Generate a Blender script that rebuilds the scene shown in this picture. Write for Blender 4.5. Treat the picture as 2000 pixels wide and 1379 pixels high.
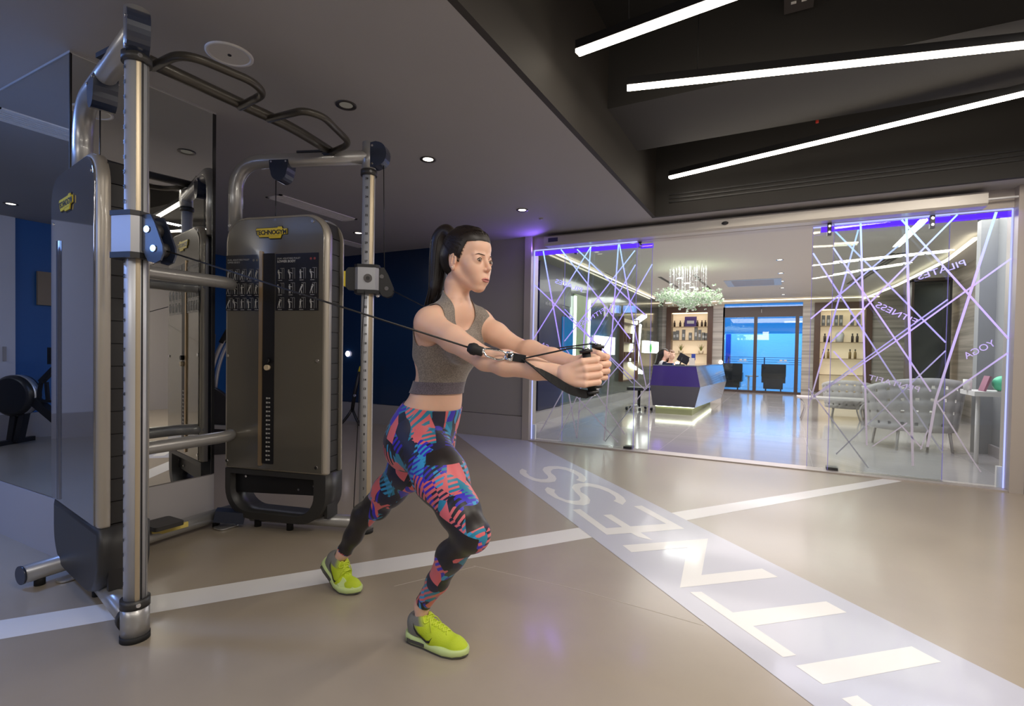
import bpy, bmesh, math, random
import numpy as np
from mathutils import Vector, Matrix
random.seed(7)
rng = np.random.default_rng(7)
for o in list(bpy.data.objects):
    bpy.data.objects.remove(o)
scene = bpy.context.scene
COL = scene.collection

# ------------------------------------------------------------------ camera (fitted to the vanishing points of the room)
FPX, CX, CY, EYE = 994.586, 1000.0, 707.56, 1.15
YAW, PIT, ROL = [math.radians(a) for a in (-28.0273, -1.0784, 0.9679)]
_f = Vector((math.sin(YAW)*math.cos(PIT), math.cos(YAW)*math.cos(PIT), math.sin(PIT)))
_r0 = Vector((math.cos(YAW), -math.sin(YAW), 0)); _u0 = _r0.cross(_f)
_r = _r0*math.cos(ROL)+_u0*math.sin(ROL); _u = -_r0*math.sin(ROL)+_u0*math.cos(ROL)
CAM = Vector((0, 0, EYE))
cd = bpy.data.cameras.new('camera'); cam = bpy.data.objects.new('camera', cd); COL.objects.link(cam)
cd.sensor_width = 36; cd.sensor_fit = 'HORIZONTAL'; cd.lens = FPX/2000*36; cd.shift_y = 18.06/2000
cd.clip_start = 0.02; cd.clip_end = 200
cam.matrix_world = Matrix(((_r.x, _u.x, -_f.x, 0), (_r.y, _u.y, -_f.y, 0), (_r.z, _u.z, -_f.z, EYE), (0, 0, 0, 1)))
scene.camera = cam
def ray(x, y): return _r*((x-CX)/FPX)-_u*((y-CY)/FPX)+_f
def at_z(x, y, z=0.0): d = ray(x, y); return CAM+d*((z-EYE)/d.z)
def at_y(x, y, Y): d = ray(x, y); return CAM+d*(Y/d.y)
def at_x(x, y, X): d = ray(x, y); return CAM+d*(X/d.x)

# ------------------------------------------------------------------ exposure, world
vs = scene.view_settings
scene.display_settings.display_device = 'sRGB'
vs.view_transform = 'Standard'; vs.look = 'None'; vs.gamma = 1; vs.use_curve_mapping = False
vs.exposure = 0.0
w = bpy.data.worlds.new('world'); scene.world = w; w.use_nodes = True
wn = w.node_tree; wn.nodes.clear()
wo = wn.nodes.new('ShaderNodeOutputWorld'); wb = wn.nodes.new('ShaderNodeBackground')
wb.inputs[0].default_value = (0.04, 0.30, 0.95, 1); wb.inputs[1].default_value = 0.9   # blue dusk sky
wn.links.new(wb.outputs[0], wo.inputs[0])

def area(name, loc, target, sx, sy, power, color, spread=180):
    l = bpy.data.lights.new(name, 'AREA'); l.shape = 'RECTANGLE'; l.size = sx; l.size_y = sy
    l.energy = power; l.color = color; l.spread = math.radians(spread)
    o = bpy.data.objects.new(name, l); COL.objects.link(o); o.location = loc
    o.rotation_euler = (Vector(target)-Vector(loc)).to_track_quat('-Z', 'Y').to_euler()
    return o
WARM = (1.0, 0.92, 0.82); NEUT = (1.0, 0.94, 0.92); BLUE = (0.22, 0.40, 1.0); PURP = (0.25, 0.12, 1.0)
# ceiling light lines over the gym aisle behind and beside the camera (continuing the ones in view)
area('light_line_near', (1.25, 0.7, 3.0), (1.2, 0.85, 0), 2.6, 0.10, 66, WARM)
area('light_line_rear', (0.9, -1.2, 3.0), (0.7, -1.0, 0), 3.4, 0.10, 45, WARM)
# two added blue lights at the left, out of view, for the blue cast
area('light_gym_left_fill', (-5.2, -3.2, 2.55), (-3.9, 0.6, 0.9), 2.4, 0.5, 34, BLUE)
area('light_gym_blue_fill', (-4.3, 0.1, 2.6), (-3.9, 0.75, 0), 0.5, 0.3, 34, BLUE)
area('light_gym_wall', (-7.2, 1.9, 2.6), (-7.9, -0.2, 0.8), 1.2, 0.5, 10, (0.7, 0.8, 1.0))
area('light_gym_front', (-1.9, -3.0, 2.6), (-2.2, 1.2, 0.9), 2.0, 0.6, 34, (1.0, 0.95, 0.90))
area('light_line_far', (1.6, 3.2, 3.0), (1.5, 3.2, 0), 2.6, 0.10, 62, WARM)
# room behind the pillar
area('light_back_bay', (-5.2, 3.9, 2.62), (-5.2, 4.0, 0), 1.6, 0.6, 9, (0.75, 0.78, 1.0))
# glass front: violet led line in the head rail
area('light_violet_left', (-2.55, 5.96, 2.47), (-2.9, 5.6, 1.0), .7, 0.04, 4.5, PURP)
area('light_violet_corner', (-2.80, 5.93, 2.50), (-3.05, 5.55, 2.56), .25, .05, 2.6, PURP)
area('light_violet_wall_fill', (-3.0, 6.40, 2.55), (-3.72, 8.3, 2.1), .3, .05, 7, PURP)  # added violet light behind the glass, thrown onto the left reception wall
area('light_violet_sill', (-2.1, 6.12, 2.46), (-2.1, 6.12, 0), 1.4, 0.05, 8, PURP)
area('light_violet_right', (1.0, 5.9, 2.47), (1.0, 5.6, 0.5), 1.5, 0.05, 2, PURP)
# reception
area('light_reception_front', (0.0, 8.6, 2.9), (0.0, 8.8, 0), 4.6, 1.6, 130, NEUT)
area('light_reception_mid', (-0.6, 12.2, 2.9), (-0.6, 12.2, 0), 4.6, 2.2, 150, NEUT)
area('light_reception_cool', (1.2, 7.4, 2.9), (1.2, 7.6, 0), 2.4, .6, 40, (.85, .82, 1.0))
area('light_reception_back', (-0.5, 16.0, 2.9), (-0.5, 16.0, 0), 4.6, 1.6, 110, NEUT)
area('light_terrace', (-0.5, 19.6, 2.9), (-0.5, 22.0, 0.9), 5.0, 0.8, 260, (0.12, 0.48, 1.0))
area('light_flowers', (-1.75, 10.9, 2.94), (-1.75, 10.9, 2.3), .7, .5, 22, (.95, 1.0, .95))

# ------------------------------------------------------------------ helpers
def tag(o, label=None, cat=None, group=None, kind=None):
    if label: o['label'] = label
    if cat: o['category'] = cat
    if group: o['group'] = group
    if kind: o['kind'] = kind
    return o
def empty(name, loc=(0, 0, 0), rz=0.0, label=None, cat=None, group=None, parent=None):
    o = bpy.data.objects.new(name, None); COL.objects.link(o); o.empty_display_size = 0.05
    o.location = loc; o.rotation_euler = (0, 0, rz)
    if parent: o.parent = parent
    return tag(o, label, cat, group)
def mesh_obj(name, me, m, parent=None, smooth=False):
    o = bpy.data.objects.new(name, me); COL.objects.link(o)
    if m is not None:
        for mm in (m if isinstance(m, (list, tuple)) else [m]): me.materials.append(mm)
    if parent is not None: o.parent = parent
    if smooth: me.polygons.foreach_set('use_smooth', [True]*len(me.polygons))
    return o
class MB:
    """collects shapes, then links them as one mesh object"""
    def __init__(s): s.v = []; s.f = []; s.sm = []; s.mi = []; s.cur = 0
    def add(s, vs_, fs, smooth=False):
        b = len(s.v); s.v += [tuple(p) for p in vs_]
        for f in fs: s.f.append(tuple(b+i for i in f)); s.sm.append(smooth); s.mi.append(s.cur)
        return s
    def box(s, a, b, M=None):
        x0, y0, z0 = [min(a[i], b[i]) for i in range(3)]; x1, y1, z1 = [max(a[i], b[i]) for i in range(3)]
        p = [(x0, y0, z0), (x1, y0, z0), (x1, y1, z0), (x0, y1, z0), (x0, y0, z1), (x1, y0, z1), (x1, y1, z1), (x0, y1, z1)]
        if M is not None: p = [M @ Vector(q) for q in p]
        return s.add(p, [(3, 2, 1, 0), (4, 5, 6, 7), (0, 1, 5, 4), (1, 2, 6, 5), (2, 3, 7, 6), (3, 0, 4, 7)])
    def bar(s, p, q, w, h, up=(0, 0, 1)):
        p = Vector(p); q = Vector(q); d = (q-p).normalized(); up = Vector(up)
        if abs(d.dot(up)) > .98: up = Vector((1, 0, 0))
        a = d.cross(up).normalized(); b = a.cross(d)
        pts = [e+a*(sx*w/2)+b*(sy*h/2) for e in (p, q) for sx, sy in ((-1, -1), (1, -1), (1, 1), (-1, 1))]
        return s.add(pts, [(0, 1, 2, 3), (7, 6, 5, 4), (0, 4, 5, 1), (1, 5, 6, 2), (2, 6, 7, 3), (3, 7, 4, 0)])
    def tube(s, pts, r, n=12, caps=True, closed=False, sq=1.0, upv=(0, 0, 1)):
        pts = [Vector(p) for p in pts]; N = len(pts)
        rs = r if isinstance(r, (list, tuple)) else [r]*N
        vs_ = []; prev = None
        for i, p in enumerate(pts):
            if closed: d = pts[(i+1) % N]-pts[i-1]
            else: d = pts[min(i+1, N-1)]-pts[max(i-1, 0)]
            d.normalize()
            if prev is None:
                u = Vector(upv)
                if abs(u.dot(d)) > .95: u = Vector((1, 0, 0))
                a = d.cross(u).normalized()
            else: a = (prev-d*prev.dot(d)).normalized()
            prev = a; b = a.cross(d)
            for k in range(n):
                t = 2*math.pi*k/n; vs_.append(p+a*(math.cos(t)*rs[i])+b*(math.sin(t)*rs[i]*sq))
        fs = []
        for i in range(N if closed else N-1):
            for k in range(n):
                j = (i+1) % N
                fs.append((i*n+k, i*n+(k+1) % n, j*n+(k+1) % n, j*n+k))
        s.add(vs_, fs, True)
        if caps and not closed:
            s.add(vs_[:n], [tuple(range(n-1, -1, -1))]); s.add(vs_[-n:], [tuple(range(n))])
        return s
    def cyl(s, p, q, r, n=20, r2=None): return s.tube([p, q], [r, r if r2 is None else r2], n)
    def lathe(s, prof, c=(0, 0, 0), n=24, M=None):
        vs_ = []
        for (r, z) in prof:
            for k in range(n):
                t = 2*math.pi*k/n; p = Vector((r*math.cos(t), r*math.sin(t), z))
                if M is not None: p = M @ p
                vs_.append(p+Vector(c))
        fs = [(i*n+k, i*n+(k+1) % n, (i+1)*n+(k+1) % n, (i+1)*n+k) for i in range(len(prof)-1) for k in range(n)]
        return s.add(vs_, fs, True)
    def prism(s, poly, h0, h1, F):
        """poly 2D list; F(u,v,h)->point"""
        n = len(poly); a = [F(u, v, h0) for u, v in poly]; b = [F(u, v, h1) for u, v in poly]
        s.add(a+b, [tuple(range(n-1, -1, -1)), tuple(range(n, 2*n))]+[(i, (i+1) % n, n+(i+1) % n, n+i) for i in range(n)])
        return s
    def slab(s, poly, h0, h1, bev, F, smooth=True):
        """prism whose h1 side has a chamfered rim"""
        n = len(poly); cx = sum(p[0] for p in poly)/n; cy = sum(p[1] for p in poly)/n
        wx = max(p[0] for p in poly)-min(p[0] for p in poly); wy = max(p[1] for p in poly)-min(p[1] for p in poly)
        def ins(t): return [(cx+(u-cx)*(1-2*t/wx), cy+(v-cy)*(1-2*t/wy)) for u, v in poly]
        sg = 1 if h1 > h0 else -1
        rings = [(poly, h0), (poly, h1-sg*bev), (ins(bev*.3), h1-sg*bev*.3), (ins(bev), h1)]
        vs_ = [F(u, v, h) for P, h in rings for u, v in P]; fs = []
        for k in range(3): fs += [(k*n+i, k*n+(i+1) % n, (k+1)*n+(i+1) % n, (k+1)*n+i) for i in range(n)]
        s.add(vs_, fs, smooth)
        s.add([F(u, v, h0) for u, v in poly], [tuple(range(n-1, -1, -1))])
        s.add([F(u, v, h1) for u, v in ins(bev)], [tuple(range(n))])
        return s
    def ball(s, c, r, n=12, sc=(1, 1, 1)):
        pr = [(r*math.sin(math.pi*i/(n//2+2)), -r*math.cos(math.pi*i/(n//2+2))) for i in range(n//2+3)]
        M = Matrix.Diagonal(Vector(sc)); return s.lathe([(max(a, 1e-5), b) for a, b in pr], c, n, M)
    def build(s, name, m, parent=None, fix=True):
        me = bpy.data.meshes.new(name); me.from_pydata(s.v, [], s.f)
        me.polygons.foreach_set('use_smooth', s.sm)
        if any(s.mi): me.polygons.foreach_set('material_index', s.mi)
        if fix:
            bm = bmesh.new(); bm.from_mesh(me); bmesh.ops.remove_doubles(bm, verts=bm.verts, dist=1e-6)
            bmesh.ops.recalc_face_normals(bm, faces=bm.faces); bm.to_mesh(me); bm.free()
        me.update()
        return mesh_obj(name, me, m, parent)
def copy_tree(o, parent=None):
    c = o.copy(); COL.objects.link(c)
    if parent: c.parent = parent
    for ch in list(o.children): copy_tree(ch, c)
    return c
def rrect(w, h, r, n=6, cx=0, cy=0, r_bot=None):
    rb = r if r_bot is None else r_bot; out = []
    for (sx, sy, a0, rr) in ((1, -1, -90, rb), (1, 1, 0, r), (-1, 1, 90, r), (-1, -1, 180, rb)):
        for k in range(n+1):
            if rr < 1e-6 and k: continue
            a = math.radians(a0+90*k/n)
            out.append((cx+sx*(w/2-rr)+rr*math.cos(a), cy+sy*(h/2-rr)+rr*math.sin(a)))
    return out
def arc_pts(pts, r, n=8):
    """polyline with rounded corners"""
    pts = [Vector(p) for p in pts]; out = [pts[0]]
    for i in range(1, len(pts)-1):
        a = (pts[i-1]-pts[i]); b = (pts[i+1]-pts[i]); rr = min(r, a.length*.49, b.length*.49)
        p0 = pts[i]+a.normalized()*rr; p1 = pts[i]+b.normalized()*rr
        for k in range(n+1):
            t = k/n; out.append(p0*(1-t)**2+pts[i]*2*t*(1-t)+p1*t*t)
    out.append(pts[-1]); return out
def text_mesh(body, size, extrude=0.0, align='CENTER', bold=0.0, shear=0.0, spacing=1.0):
    c = bpy.data.curves.new('text', 'FONT'); c.body = body; c.size = size; c.extrude = extrude; c.offset = bold
    c.align_x = align; c.align_y = 'CENTER'; c.shear = shear; c.resolution_u = 3; c.space_character = spacing
    o = bpy.data.objects.new('text', c); COL.objects.link(o)
    dg = bpy.context.evaluated_depsgraph_get(); me = bpy.data.meshes.new_from_object(o.evaluated_get(dg))
    bpy.data.objects.remove(o); return me
def text_obj(name, body, size, M, m, parent=None, extrude=0.0008, **k):
    me = text_mesh(body, size, extrude, **k); me.materials.clear(); me.transform(M); o = mesh_obj(name, me, m, parent); return o
def frame_M(o, x, y):
    x = Vector(x).normalized(); y = Vector(y); z = x.cross(y).normalized(); y = z.cross(x)
    return Matrix(((x.x, y.x, z.x, o[0]), (x.y, y.y, z.y, o[1]), (x.z, y.z, z.z, o[2]), (0, 0, 0, 1)))

ORD = ['first', 'second', 'third', 'fourth', 'fifth', 'sixth', 'seventh', 'eighth']
# ------------------------------------------------------------------ materials
MATS = {}
def mat(name, col, rough=.5, metal=0, spec=.5, emit=None, es=0, coat=0, bump=None, var=None, sss=0, alpha=1, trans=0, sheen=0, coatr=.05):
    m = bpy.data.materials.new(name); m.use_nodes = True; nt = m.node_tree; b = nt.nodes['Principled BSDF']
    b.inputs['Base Color'].default_value = (*col, 1); b.inputs['Roughness'].default_value = rough
    b.inputs['Metallic'].default_value = metal; b.inputs['Specular IOR Level'].default_value = spec
    b.inputs['Coat Weight'].default_value = coat; b.inputs['Coat Roughness'].default_value = coatr
    b.inputs['Transmission Weight'].default_value = trans
    if sheen: b.inputs['Sheen Weight'].default_value = sheen
    if sss:
        b.inputs['Subsurface Weight'].default_value = sss; b.inputs['Subsurface Radius'].default_value = (1, .35, .2); b.inputs['Subsurface Scale'].default_value = .012
    if emit: b.inputs['Emission Color'].default_value = (*emit, 1); b.inputs['Emission Strength'].default_value = es
    tc = nt.nodes.new('ShaderNodeTexCoord')
    if var:   # (scale, amount)
        n = nt.nodes.new('ShaderNodeTexNoise'); n.inputs['Scale'].default_value = var[0]; n.inputs['Detail'].default_value = 5
        nt.links.new(tc.outputs['Object'], n.inputs['Vector'])
        r = nt.nodes.new('ShaderNodeMapRange'); r.inputs[3].default_value = 1-var[1]; r.inputs[4].default_value = 1+var[1]
        nt.links.new(n.outputs['Fac'], r.inputs[0])
        mx = nt.nodes.new('ShaderNodeVectorMath'); mx.operation = 'SCALE'; mx.inputs[0].default_value = col
        nt.links.new(r.outputs[0], mx.inputs['Scale']); nt.links.new(mx.outputs[0], b.inputs['Base Color'])
    if bump:   # (scale, strength)
        n = nt.nodes.new('ShaderNodeTexNoise'); n.inputs['Scale'].default_value = bump[0]; n.inputs['Detail'].default_value = 3
        nt.links.new(tc.outputs['Object'], n.inputs['Vector'])
        bp = nt.nodes.new('ShaderNodeBump'); bp.inputs['Strength'].default_value = bump[1]; bp.inputs['Distance'].default_value = .01
        nt.links.new(n.outputs['Fac'], bp.inputs['Height']); nt.links.new(bp.outputs[0], b.inputs['Normal'])
    MATS[name] = m; return m
def emis(name, col, s):
    m = bpy.data.materials.new(name); m.use_nodes = True; nt = m.node_tree; nt.nodes.clear()
    o = nt.nodes.new('ShaderNodeOutputMaterial'); e = nt.nodes.new('ShaderNodeEmission')
    e.inputs[0].default_value = (*col, 1); e.inputs[1].default_value = s; nt.links.new(e.outputs[0], o.inputs[0]); return m
def thin_glass(name, tint=(.93, .96, .95), refl=1.0, haze=None):
    m = bpy.data.materials.new(name); m.use_nodes = True; nt = m.node_tree; nt.nodes.clear(); N = nt.nodes.new; L = nt.links.new
    o = N('ShaderNodeOutputMaterial'); t = N('ShaderNodeBsdfTransparent'); g = N('ShaderNodeBsdfGlossy'); mx = N('ShaderNodeMixShader'); fr = N('ShaderNodeFresnel')
    t.inputs[0].default_value = (*tint, 1); g.inputs['Roughness'].default_value = 0.0; g.inputs[0].default_value = (refl, refl, refl, 1); fr.inputs[0].default_value = 1.5
    L(fr.outputs[0], mx.inputs[0]); L(t.outputs[0], mx.inputs[1]); L(g.outputs[0], mx.inputs[2]); L(mx.outputs[0], o.inputs[0]); return m

M_ceil = mat('ceiling_grey_paint', (.38, .37, .37), .75, var=(1.5, .03), bump=(90, .03))
M_dark = mat('ceiling_black_paint', (.009, .0085, .008), .8, var=(2, .15))
M_beam = mat('beam_charcoal_paint', (.034, .032, .030), .7, var=(2, .1))
M_fascia = mat('fascia_paint', (.040, .035, .030), .7)
M_wall = mat('wall_taupe_paint', (.33, .31, .305), .55, var=(1.2, .04))
M_plinth = mat('skirting_taupe', (.36, .335, .33), .45)
M_navy = mat('wall_navy_gloss', (.010, .032, .085), .22, spec=.6)
M_blue = mat('wall_blue_paint', (.005, .10, .33), .45)
M_lilac = mat('wall_white_paint', (.62, .62, .68), .6)
M_white = mat('white_paint', (.75, .74, .72), .45)
M_mirror = mat('mirror_silver', (.80, .82, .82), .0, metal=1)
M_alu = mat('aluminium_satin', (.62, .62, .63), .38, metal=.75)
M_frame = mat('frame_satin_beige', (.52, .47, .43), .4, metal=.3)
M_black = mat('black_plastic', (.018, .018, .02), .38)
M_rubber = mat('black_rubber', (.012, .012, .013), .7)
M_chrome = mat('chrome', (.85, .85, .86), .12, metal=1)
M_glass = thin_glass('glass_clear')
M_gedge = mat('glass_edge', (.25, .45, .42), .15, emit=(.25, .2, 1), es=.25)
# ------------------------------------------------------------------ floor
def floor_mat(name, col, rough, scale, streak, coat):
    m = mat(name, col, rough, coat=coat, coatr=.13); nt = m.node_tree; b = nt.nodes['Principled BSDF']; N = nt.nodes.new; L = nt.links.new
    tc = N('ShaderNodeTexCoord'); mp = N('ShaderNodeMapping'); mp.inputs['Scale'].default_value = streak
    n = N('ShaderNodeTexNoise'); n.inputs['Scale'].default_value = scale; n.inputs['Detail'].default_value = 8; n.inputs['Roughness'].default_value = .6
    r = N('ShaderNodeMapRange'); r.inputs[1].default_value = .3; r.inputs[2].default_value = .7; r.inputs[3].default_value = .93; r.inputs[4].default_value = 1.06
    v = N('ShaderNodeVectorMath'); v.operation = 'SCALE'; v.inputs[0].default_value = col
    L(tc.outputs['Object'], mp.inputs[0]); L(mp.outputs[0], n.inputs['Vector']); L(n.outputs['Fac'], r.inputs[0]); L(r.outputs[0], v.inputs['Scale']); L(v.outputs[0], b.inputs['Base Color'])
    r2 = N('ShaderNodeMapRange'); r2.inputs[3].default_value = rough*.8; r2.inputs[4].default_value = rough*1.25; L(n.outputs['Fac'], r2.inputs[0]); L(r2.outputs[0], b.inputs['Roughness'])
    return m
M_floor = floor_mat('floor_beige_resin', (.375, .318, .245), .32, 1.6, (1, 1, 1), .25)
M_band = mat('floor_paint_lilac', (.52, .53, .62), .35, coat=.25, coatr=.08, var=(3, .02))
M_letter = mat('floor_paint_white', (.82, .81, .79), .35, coat=.2, coatr=.08)
M_marble = floor_mat('floor_polished_marble', (.50, .475, .47), .10, 1.2, (.5, 3.5, 1), .5)
GY = 6.07
fl = MB().box((-8.4, -4.2, -.12), (3.6, GY, 0)).build('floor', M_floor); tag(fl, kind='structure')
sill = MB().box((-3.02, GY-.10, 0), (2.0, GY+.10, .012)).build('trim_1', M_frame); tag(sill, kind='structure')
rf = MB().box((-4.2, GY+.10, -.12), (6.2, 18.3, .002)).build('floor', M_marble); tag(rf, kind='structure')
# big stone slabs of the reception floor: fine joints
M_joint = mat('stone_joint', (.28, .26, .25), .5)
j = MB()
for k in range(1, 9): j.box((-4.2, 6.4+k*1.35, .002), (6.2, 6.405+k*1.35, .0026))
for k in range(5): j.box((-2.9+k*1.6, 6.2, .002), (-2.895+k*1.6, 18.2, .0026))
jo = j.build('joint', M_joint, rf); tag(jo, kind='stuff')
def fp(pts, ox=0, oy=0, s=1.0, z=0.0): return [at_z(ox+x/s, oy+y/s, z) for x, y in pts]
def floor_poly(name, P, z0, z1, m, parent, tri=None):
    mb = MB(); n = len(P)
    top = [(p[0], p[1], z1) for p in P]
    bm = bmesh.new(); vs_ = [bm.verts.new(p) for p in top]; f = bm.faces.new(vs_)
    bmesh.ops.triangulate(bm, faces=[f]); me = bpy.data.meshes.new(name)
    bmesh.ops.recalc_face_normals(bm, faces=bm.faces)
    bm.normal_update()
    if bm.faces[0].normal.z < 0: bmesh.ops.reverse_faces(bm, faces=bm.faces)
    bm.to_mesh(me); bm.free(); return mesh_obj(name, me, m, parent)
# lilac painted lane running diagonally to the corner
A0, A1 = at_z(888, 846), at_z(1500, 1311); B0, B1 = at_z(1030, 861), at_z(1500, 1096)
dA = (A1-A0); dB = (B1-B0)
band = floor_poly('painted_band', [A0, A1+dA*1.1, B1+dB*2.0, B0+dB*-.01], 0, .0012, M_band, fl)
# crossing white stripe (passes under the lane)
s_top = [at_z(0, 1212), at_z(1730, 934.5)]; s_bot = [at_z(0, 1249), at_z(1150, 1051), at_z(1762, 940)]
d0 = (s_top[0]-s_top[1]); d1 = (s_bot[0]-s_bot[1])
floor_poly('painted_stripe', [s_top[0]+d0*.5, s_top[1], s_bot[2], s_bot[1], s_bot[0]+d1*.6], 0, .0007, M_letter, fl)
def letter(pts, ox, oy, s): return floor_poly('painted_letter', fp(pts, ox, oy, s), 0, .0018, M_letter, band)
# words on the lane, read from the far side: F I T N E S S
letter([(1185, 850), (1300, 827), (1330, 850), (1700, 1100), (1580, 1130)], 1330, 1140, 3.774)              # F, only its tip in the picture
letter([(845, 608), (1700, 465), (1918, 580), (1045, 746)], 1330, 1140, 3.774)                               # I
letter([(65, 65), (150, 62), (382, 215), (1070, 133), (1222, 215), (533, 316), (850, 530), (752, 545)], 1330, 1140, 3.774)   # T
letter([(88, 142), (1015, 70), (945, 465), (1600, 395), (1775, 487), (710, 604), (793, 165), (185, 218)], 1200, 1040, 5.556)  # N
letter([(140, 200), (255, 190), (650, 478), (885, 462), (600, 280), (720, 270), (1010, 450), (1545, 412), (1060, 148), (1180, 137), (1820, 485), (1165, 545), (1345, 660), (1130, 610), (1020, 550), (655, 578)], 1100, 970, 7.692)  # E
S_a = [(165, 130), (240, 165), (235, 200), (290, 250), (380, 290), (480, 305), (560, 300), (590, 280), (580, 245), (530, 200), (495, 150), (520, 110), (600, 90), (740, 88), (880, 110), (1020, 155), (1130, 210), (1190, 260), (1212, 310), (1170, 355), (1040, 315), (1085, 290), (1080, 260), (1000, 205), (880, 155), (760, 132), (670, 140), (630, 170), (640, 205), (700, 250), (725, 295), (700, 340), (600, 360), (470, 355), (330, 320), (200, 260), (130, 210), (120, 165)]
letter(S_a, 1000, 900, 8.333)
S_b = [(575, 430), (700, 475), (690, 520), (760, 590), (880, 640), (1000, 655), (1090, 650), (1115, 620), (1100, 580), (1020, 500), (975, 440), (1000, 390), (1090, 368), (1230, 365), (1400, 395), (1560, 450), (1720, 530), (1820, 600), (1858, 660), (1800, 722), (1650, 655), (1690, 630), (1680, 590), (1580, 520), (1420, 455), (1260, 420), (1150, 425), (1105, 455), (1120, 510), (1230, 580), (1275, 640), (1260, 700), (1170, 728), (1040, 720), (880, 680), (700, 610), (570, 530), (532, 470)]
letter(S_b, 1000, 900, 8.333)
# saw-cut joints of the resin floor
M_cut = mat('floor_joint', (.52, .47, .40), .4)
for a, b in (((925, 1105), (1130, 1152)), ((1130, 1152), (1375, 1222)), ((770, 1145), (930, 1106))):
    p, q = at_z(*a), at_z(*b); MB().bar((p.x, p.y, .0004), (q.x, q.y, .0004), .004, .0006).build('joint', M_cut, fl)

# ------------------------------------------------------------------ ceilings
ZC = 2.67; XE = -1.28; YB = 5.69
c = MB().box((-8.4, -4.2, ZC), (XE-.04, YB+.05, ZC+.12)).box((-8.4, YB+.05, ZC), (3.6, GY, ZC+.12)).build('ceiling', M_ceil); tag(c, kind='structure')
t = MB().box((XE-.04, -4.2, ZC), (XE, YB, 3.75)).build('trim_2', M_fascia); tag(t, kind='structure')
t = MB().box((XE-.04, YB, ZC), (3.6, YB+.05, 3.75)).build('trim_3', M_beam); tag(t, kind='structure')
for z in (2.80, 2.84, 2.88):
    MB().box((XE+.15, YB-.012, z), (3.4, YB+.002, z+.016)).build('slat', M_black, t)
c = MB().box((XE-.05, -4.2, 3.7), (3.6, YB+.1, 3.8)).build('ceiling', M_dark); tag(c, kind='structure')
bm_ = MB().box((XE, 3.95, 3.10), (3.6, 4.88, 3.22)).box((XE, 3.95, 3.22), (3.6, 3.99, 3.7)).box((XE, 4.84, 3.22), (3.6, 4.88, 3.7)).build('trim_4', M_beam); tag(bm_, kind='structure')
bm_ = MB().box((XE, .9, 3.25), (3.6, 1.5, 3.4)).build('trim_5', M_beam); tag(bm_, kind='structure')
bm_ = MB().box((-.05, 2.0, 3.45), (.12, 3.9, 3.6)).build('cable_tray', mat('tray_grey', (.10, .09, .09), .5, metal=.4)); tag(bm_, 'perforated dark metal cable tray up in the black ceiling recess', 'tray')
h = MB()
for k in range(22): h.box((-.01, 2.1+k*.08, 3.445), (.02, 2.12+k*.08, 3.451)); h.box((.05, 2.1+k*.08, 3.445), (.08, 2.12+k*.08, 3.451))
tag(h.build('perforation', M_letter, bm_), kind='stuff')
sm = MB().cyl(at_z(1596, 240, 3.09), at_z(1596, 240, 3.09)+Vector((0, 0, .05)), .012, 10).build('sprinkler', mat('red_metal', (.6, .03, .01), .4)); tag(sm, 'small red sprinkler head hanging below the dark ceiling beam', 'sprinkler')
def strip(a, b, lab, name='linear_light', w_=.05, es=14):
    r = empty(name, (a+b)/2, 0, lab, 'light', 'linear lights in the ceiling recess')
    A = a-r.location; B = b-r.location; d = (B-A).normalized(); up = Vector((0, 0, 1))
    MB().bar(A+up*.035, B+up*.035, w_+.008, .05).build('housing', M_black, r)
    MB().bar(A, B, w_, .022).build('diffuser', emis('led_white_%g' % es, (1.0, .88, .72), es), r)
    for t_ in (.15, .85):
        p = A+(B-A)*t_; MB().cyl(p+up*.06, p+up*.6, .003, 6).build('hanger', M_black, r)
    return r
def ext(a, b, k): return b+(b-a)*k
a, b = at_z(1128, 103, 2.95), at_z(1410, 0, 2.95); strip(a, ext(a, b, 1.6), 'bright linear ceiling light nearest the camera, at top centre', w_=.052)
a, b = at_z(1225, 172, 2.95), at_z(2000, 88, 2.95); strip(a, ext(a, b, .35), 'long middle linear ceiling light across the dark recess', w_=.046)
a, b = at_z(1308, 347, 2.95), at_z(2000, 183, 2.95); strip(a, ext(a, b, .3), 'lowest linear ceiling light, slanting down to the glass front', w_=.046)

# ------------------------------------------------------------------ walls of the training floor
def wall(name, a, b, m=None): return tag(MB().box(a, b).build(name, m or M_wall), kind='structure')
wall('wall_left_blue', (-8.4, -1.75, 0), (-8.2, -.085, ZC), M_blue)
wall('wall_left_white', (-8.4, -.085, 0), (-8.17, 1.0, ZC), M_lilac)
wall('wall_left', (-8.4, 1.0, 0), (-8.2, GY+.1, ZC), M_blue)
wall('wall_left_rear', (-8.4, -4.2, 0), (-8.2, -1.75, ZC), M_lilac)
wall('wall_rear', (-8.4, -4.2, 0), (3.6, -4.05, 3.75), mat('wall_rear_paint', (.30, .29, .30), .6))
wall('wall_right', (3.5, -4.05, 0), (3.6, GY, 3.75), mat('wall_right_paint', (.42, .39, .36), .6))
wall('wall_back_navy', (-8.2, 6.05, .31), (-4.15, 6.2, ZC), M_navy)
wall('wall_back', (-4.15, 6.03, .31), (-3.02, 6.2, ZC), M_wall)
wall('wall_back_right', (1.86, 5.97, .31), (3.5, 6.2, ZC), M_wall)
for n_, a, b in (('baseboard_back', (-8.2, 6.02, 0), (-4.15, 6.2, .305)), ('baseboard_column', (-4.15, 6.0, 0), (-3.02, 6.2, .305)), ('baseboard_back_right', (1.86, 5.94, 0), (3.5, 6.2, .305)), ('baseboard_left', (-8.2, -4.0, 0), (-8.14, 6.0, .31))):
    wall(n_, a, b, M_plinth)
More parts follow.
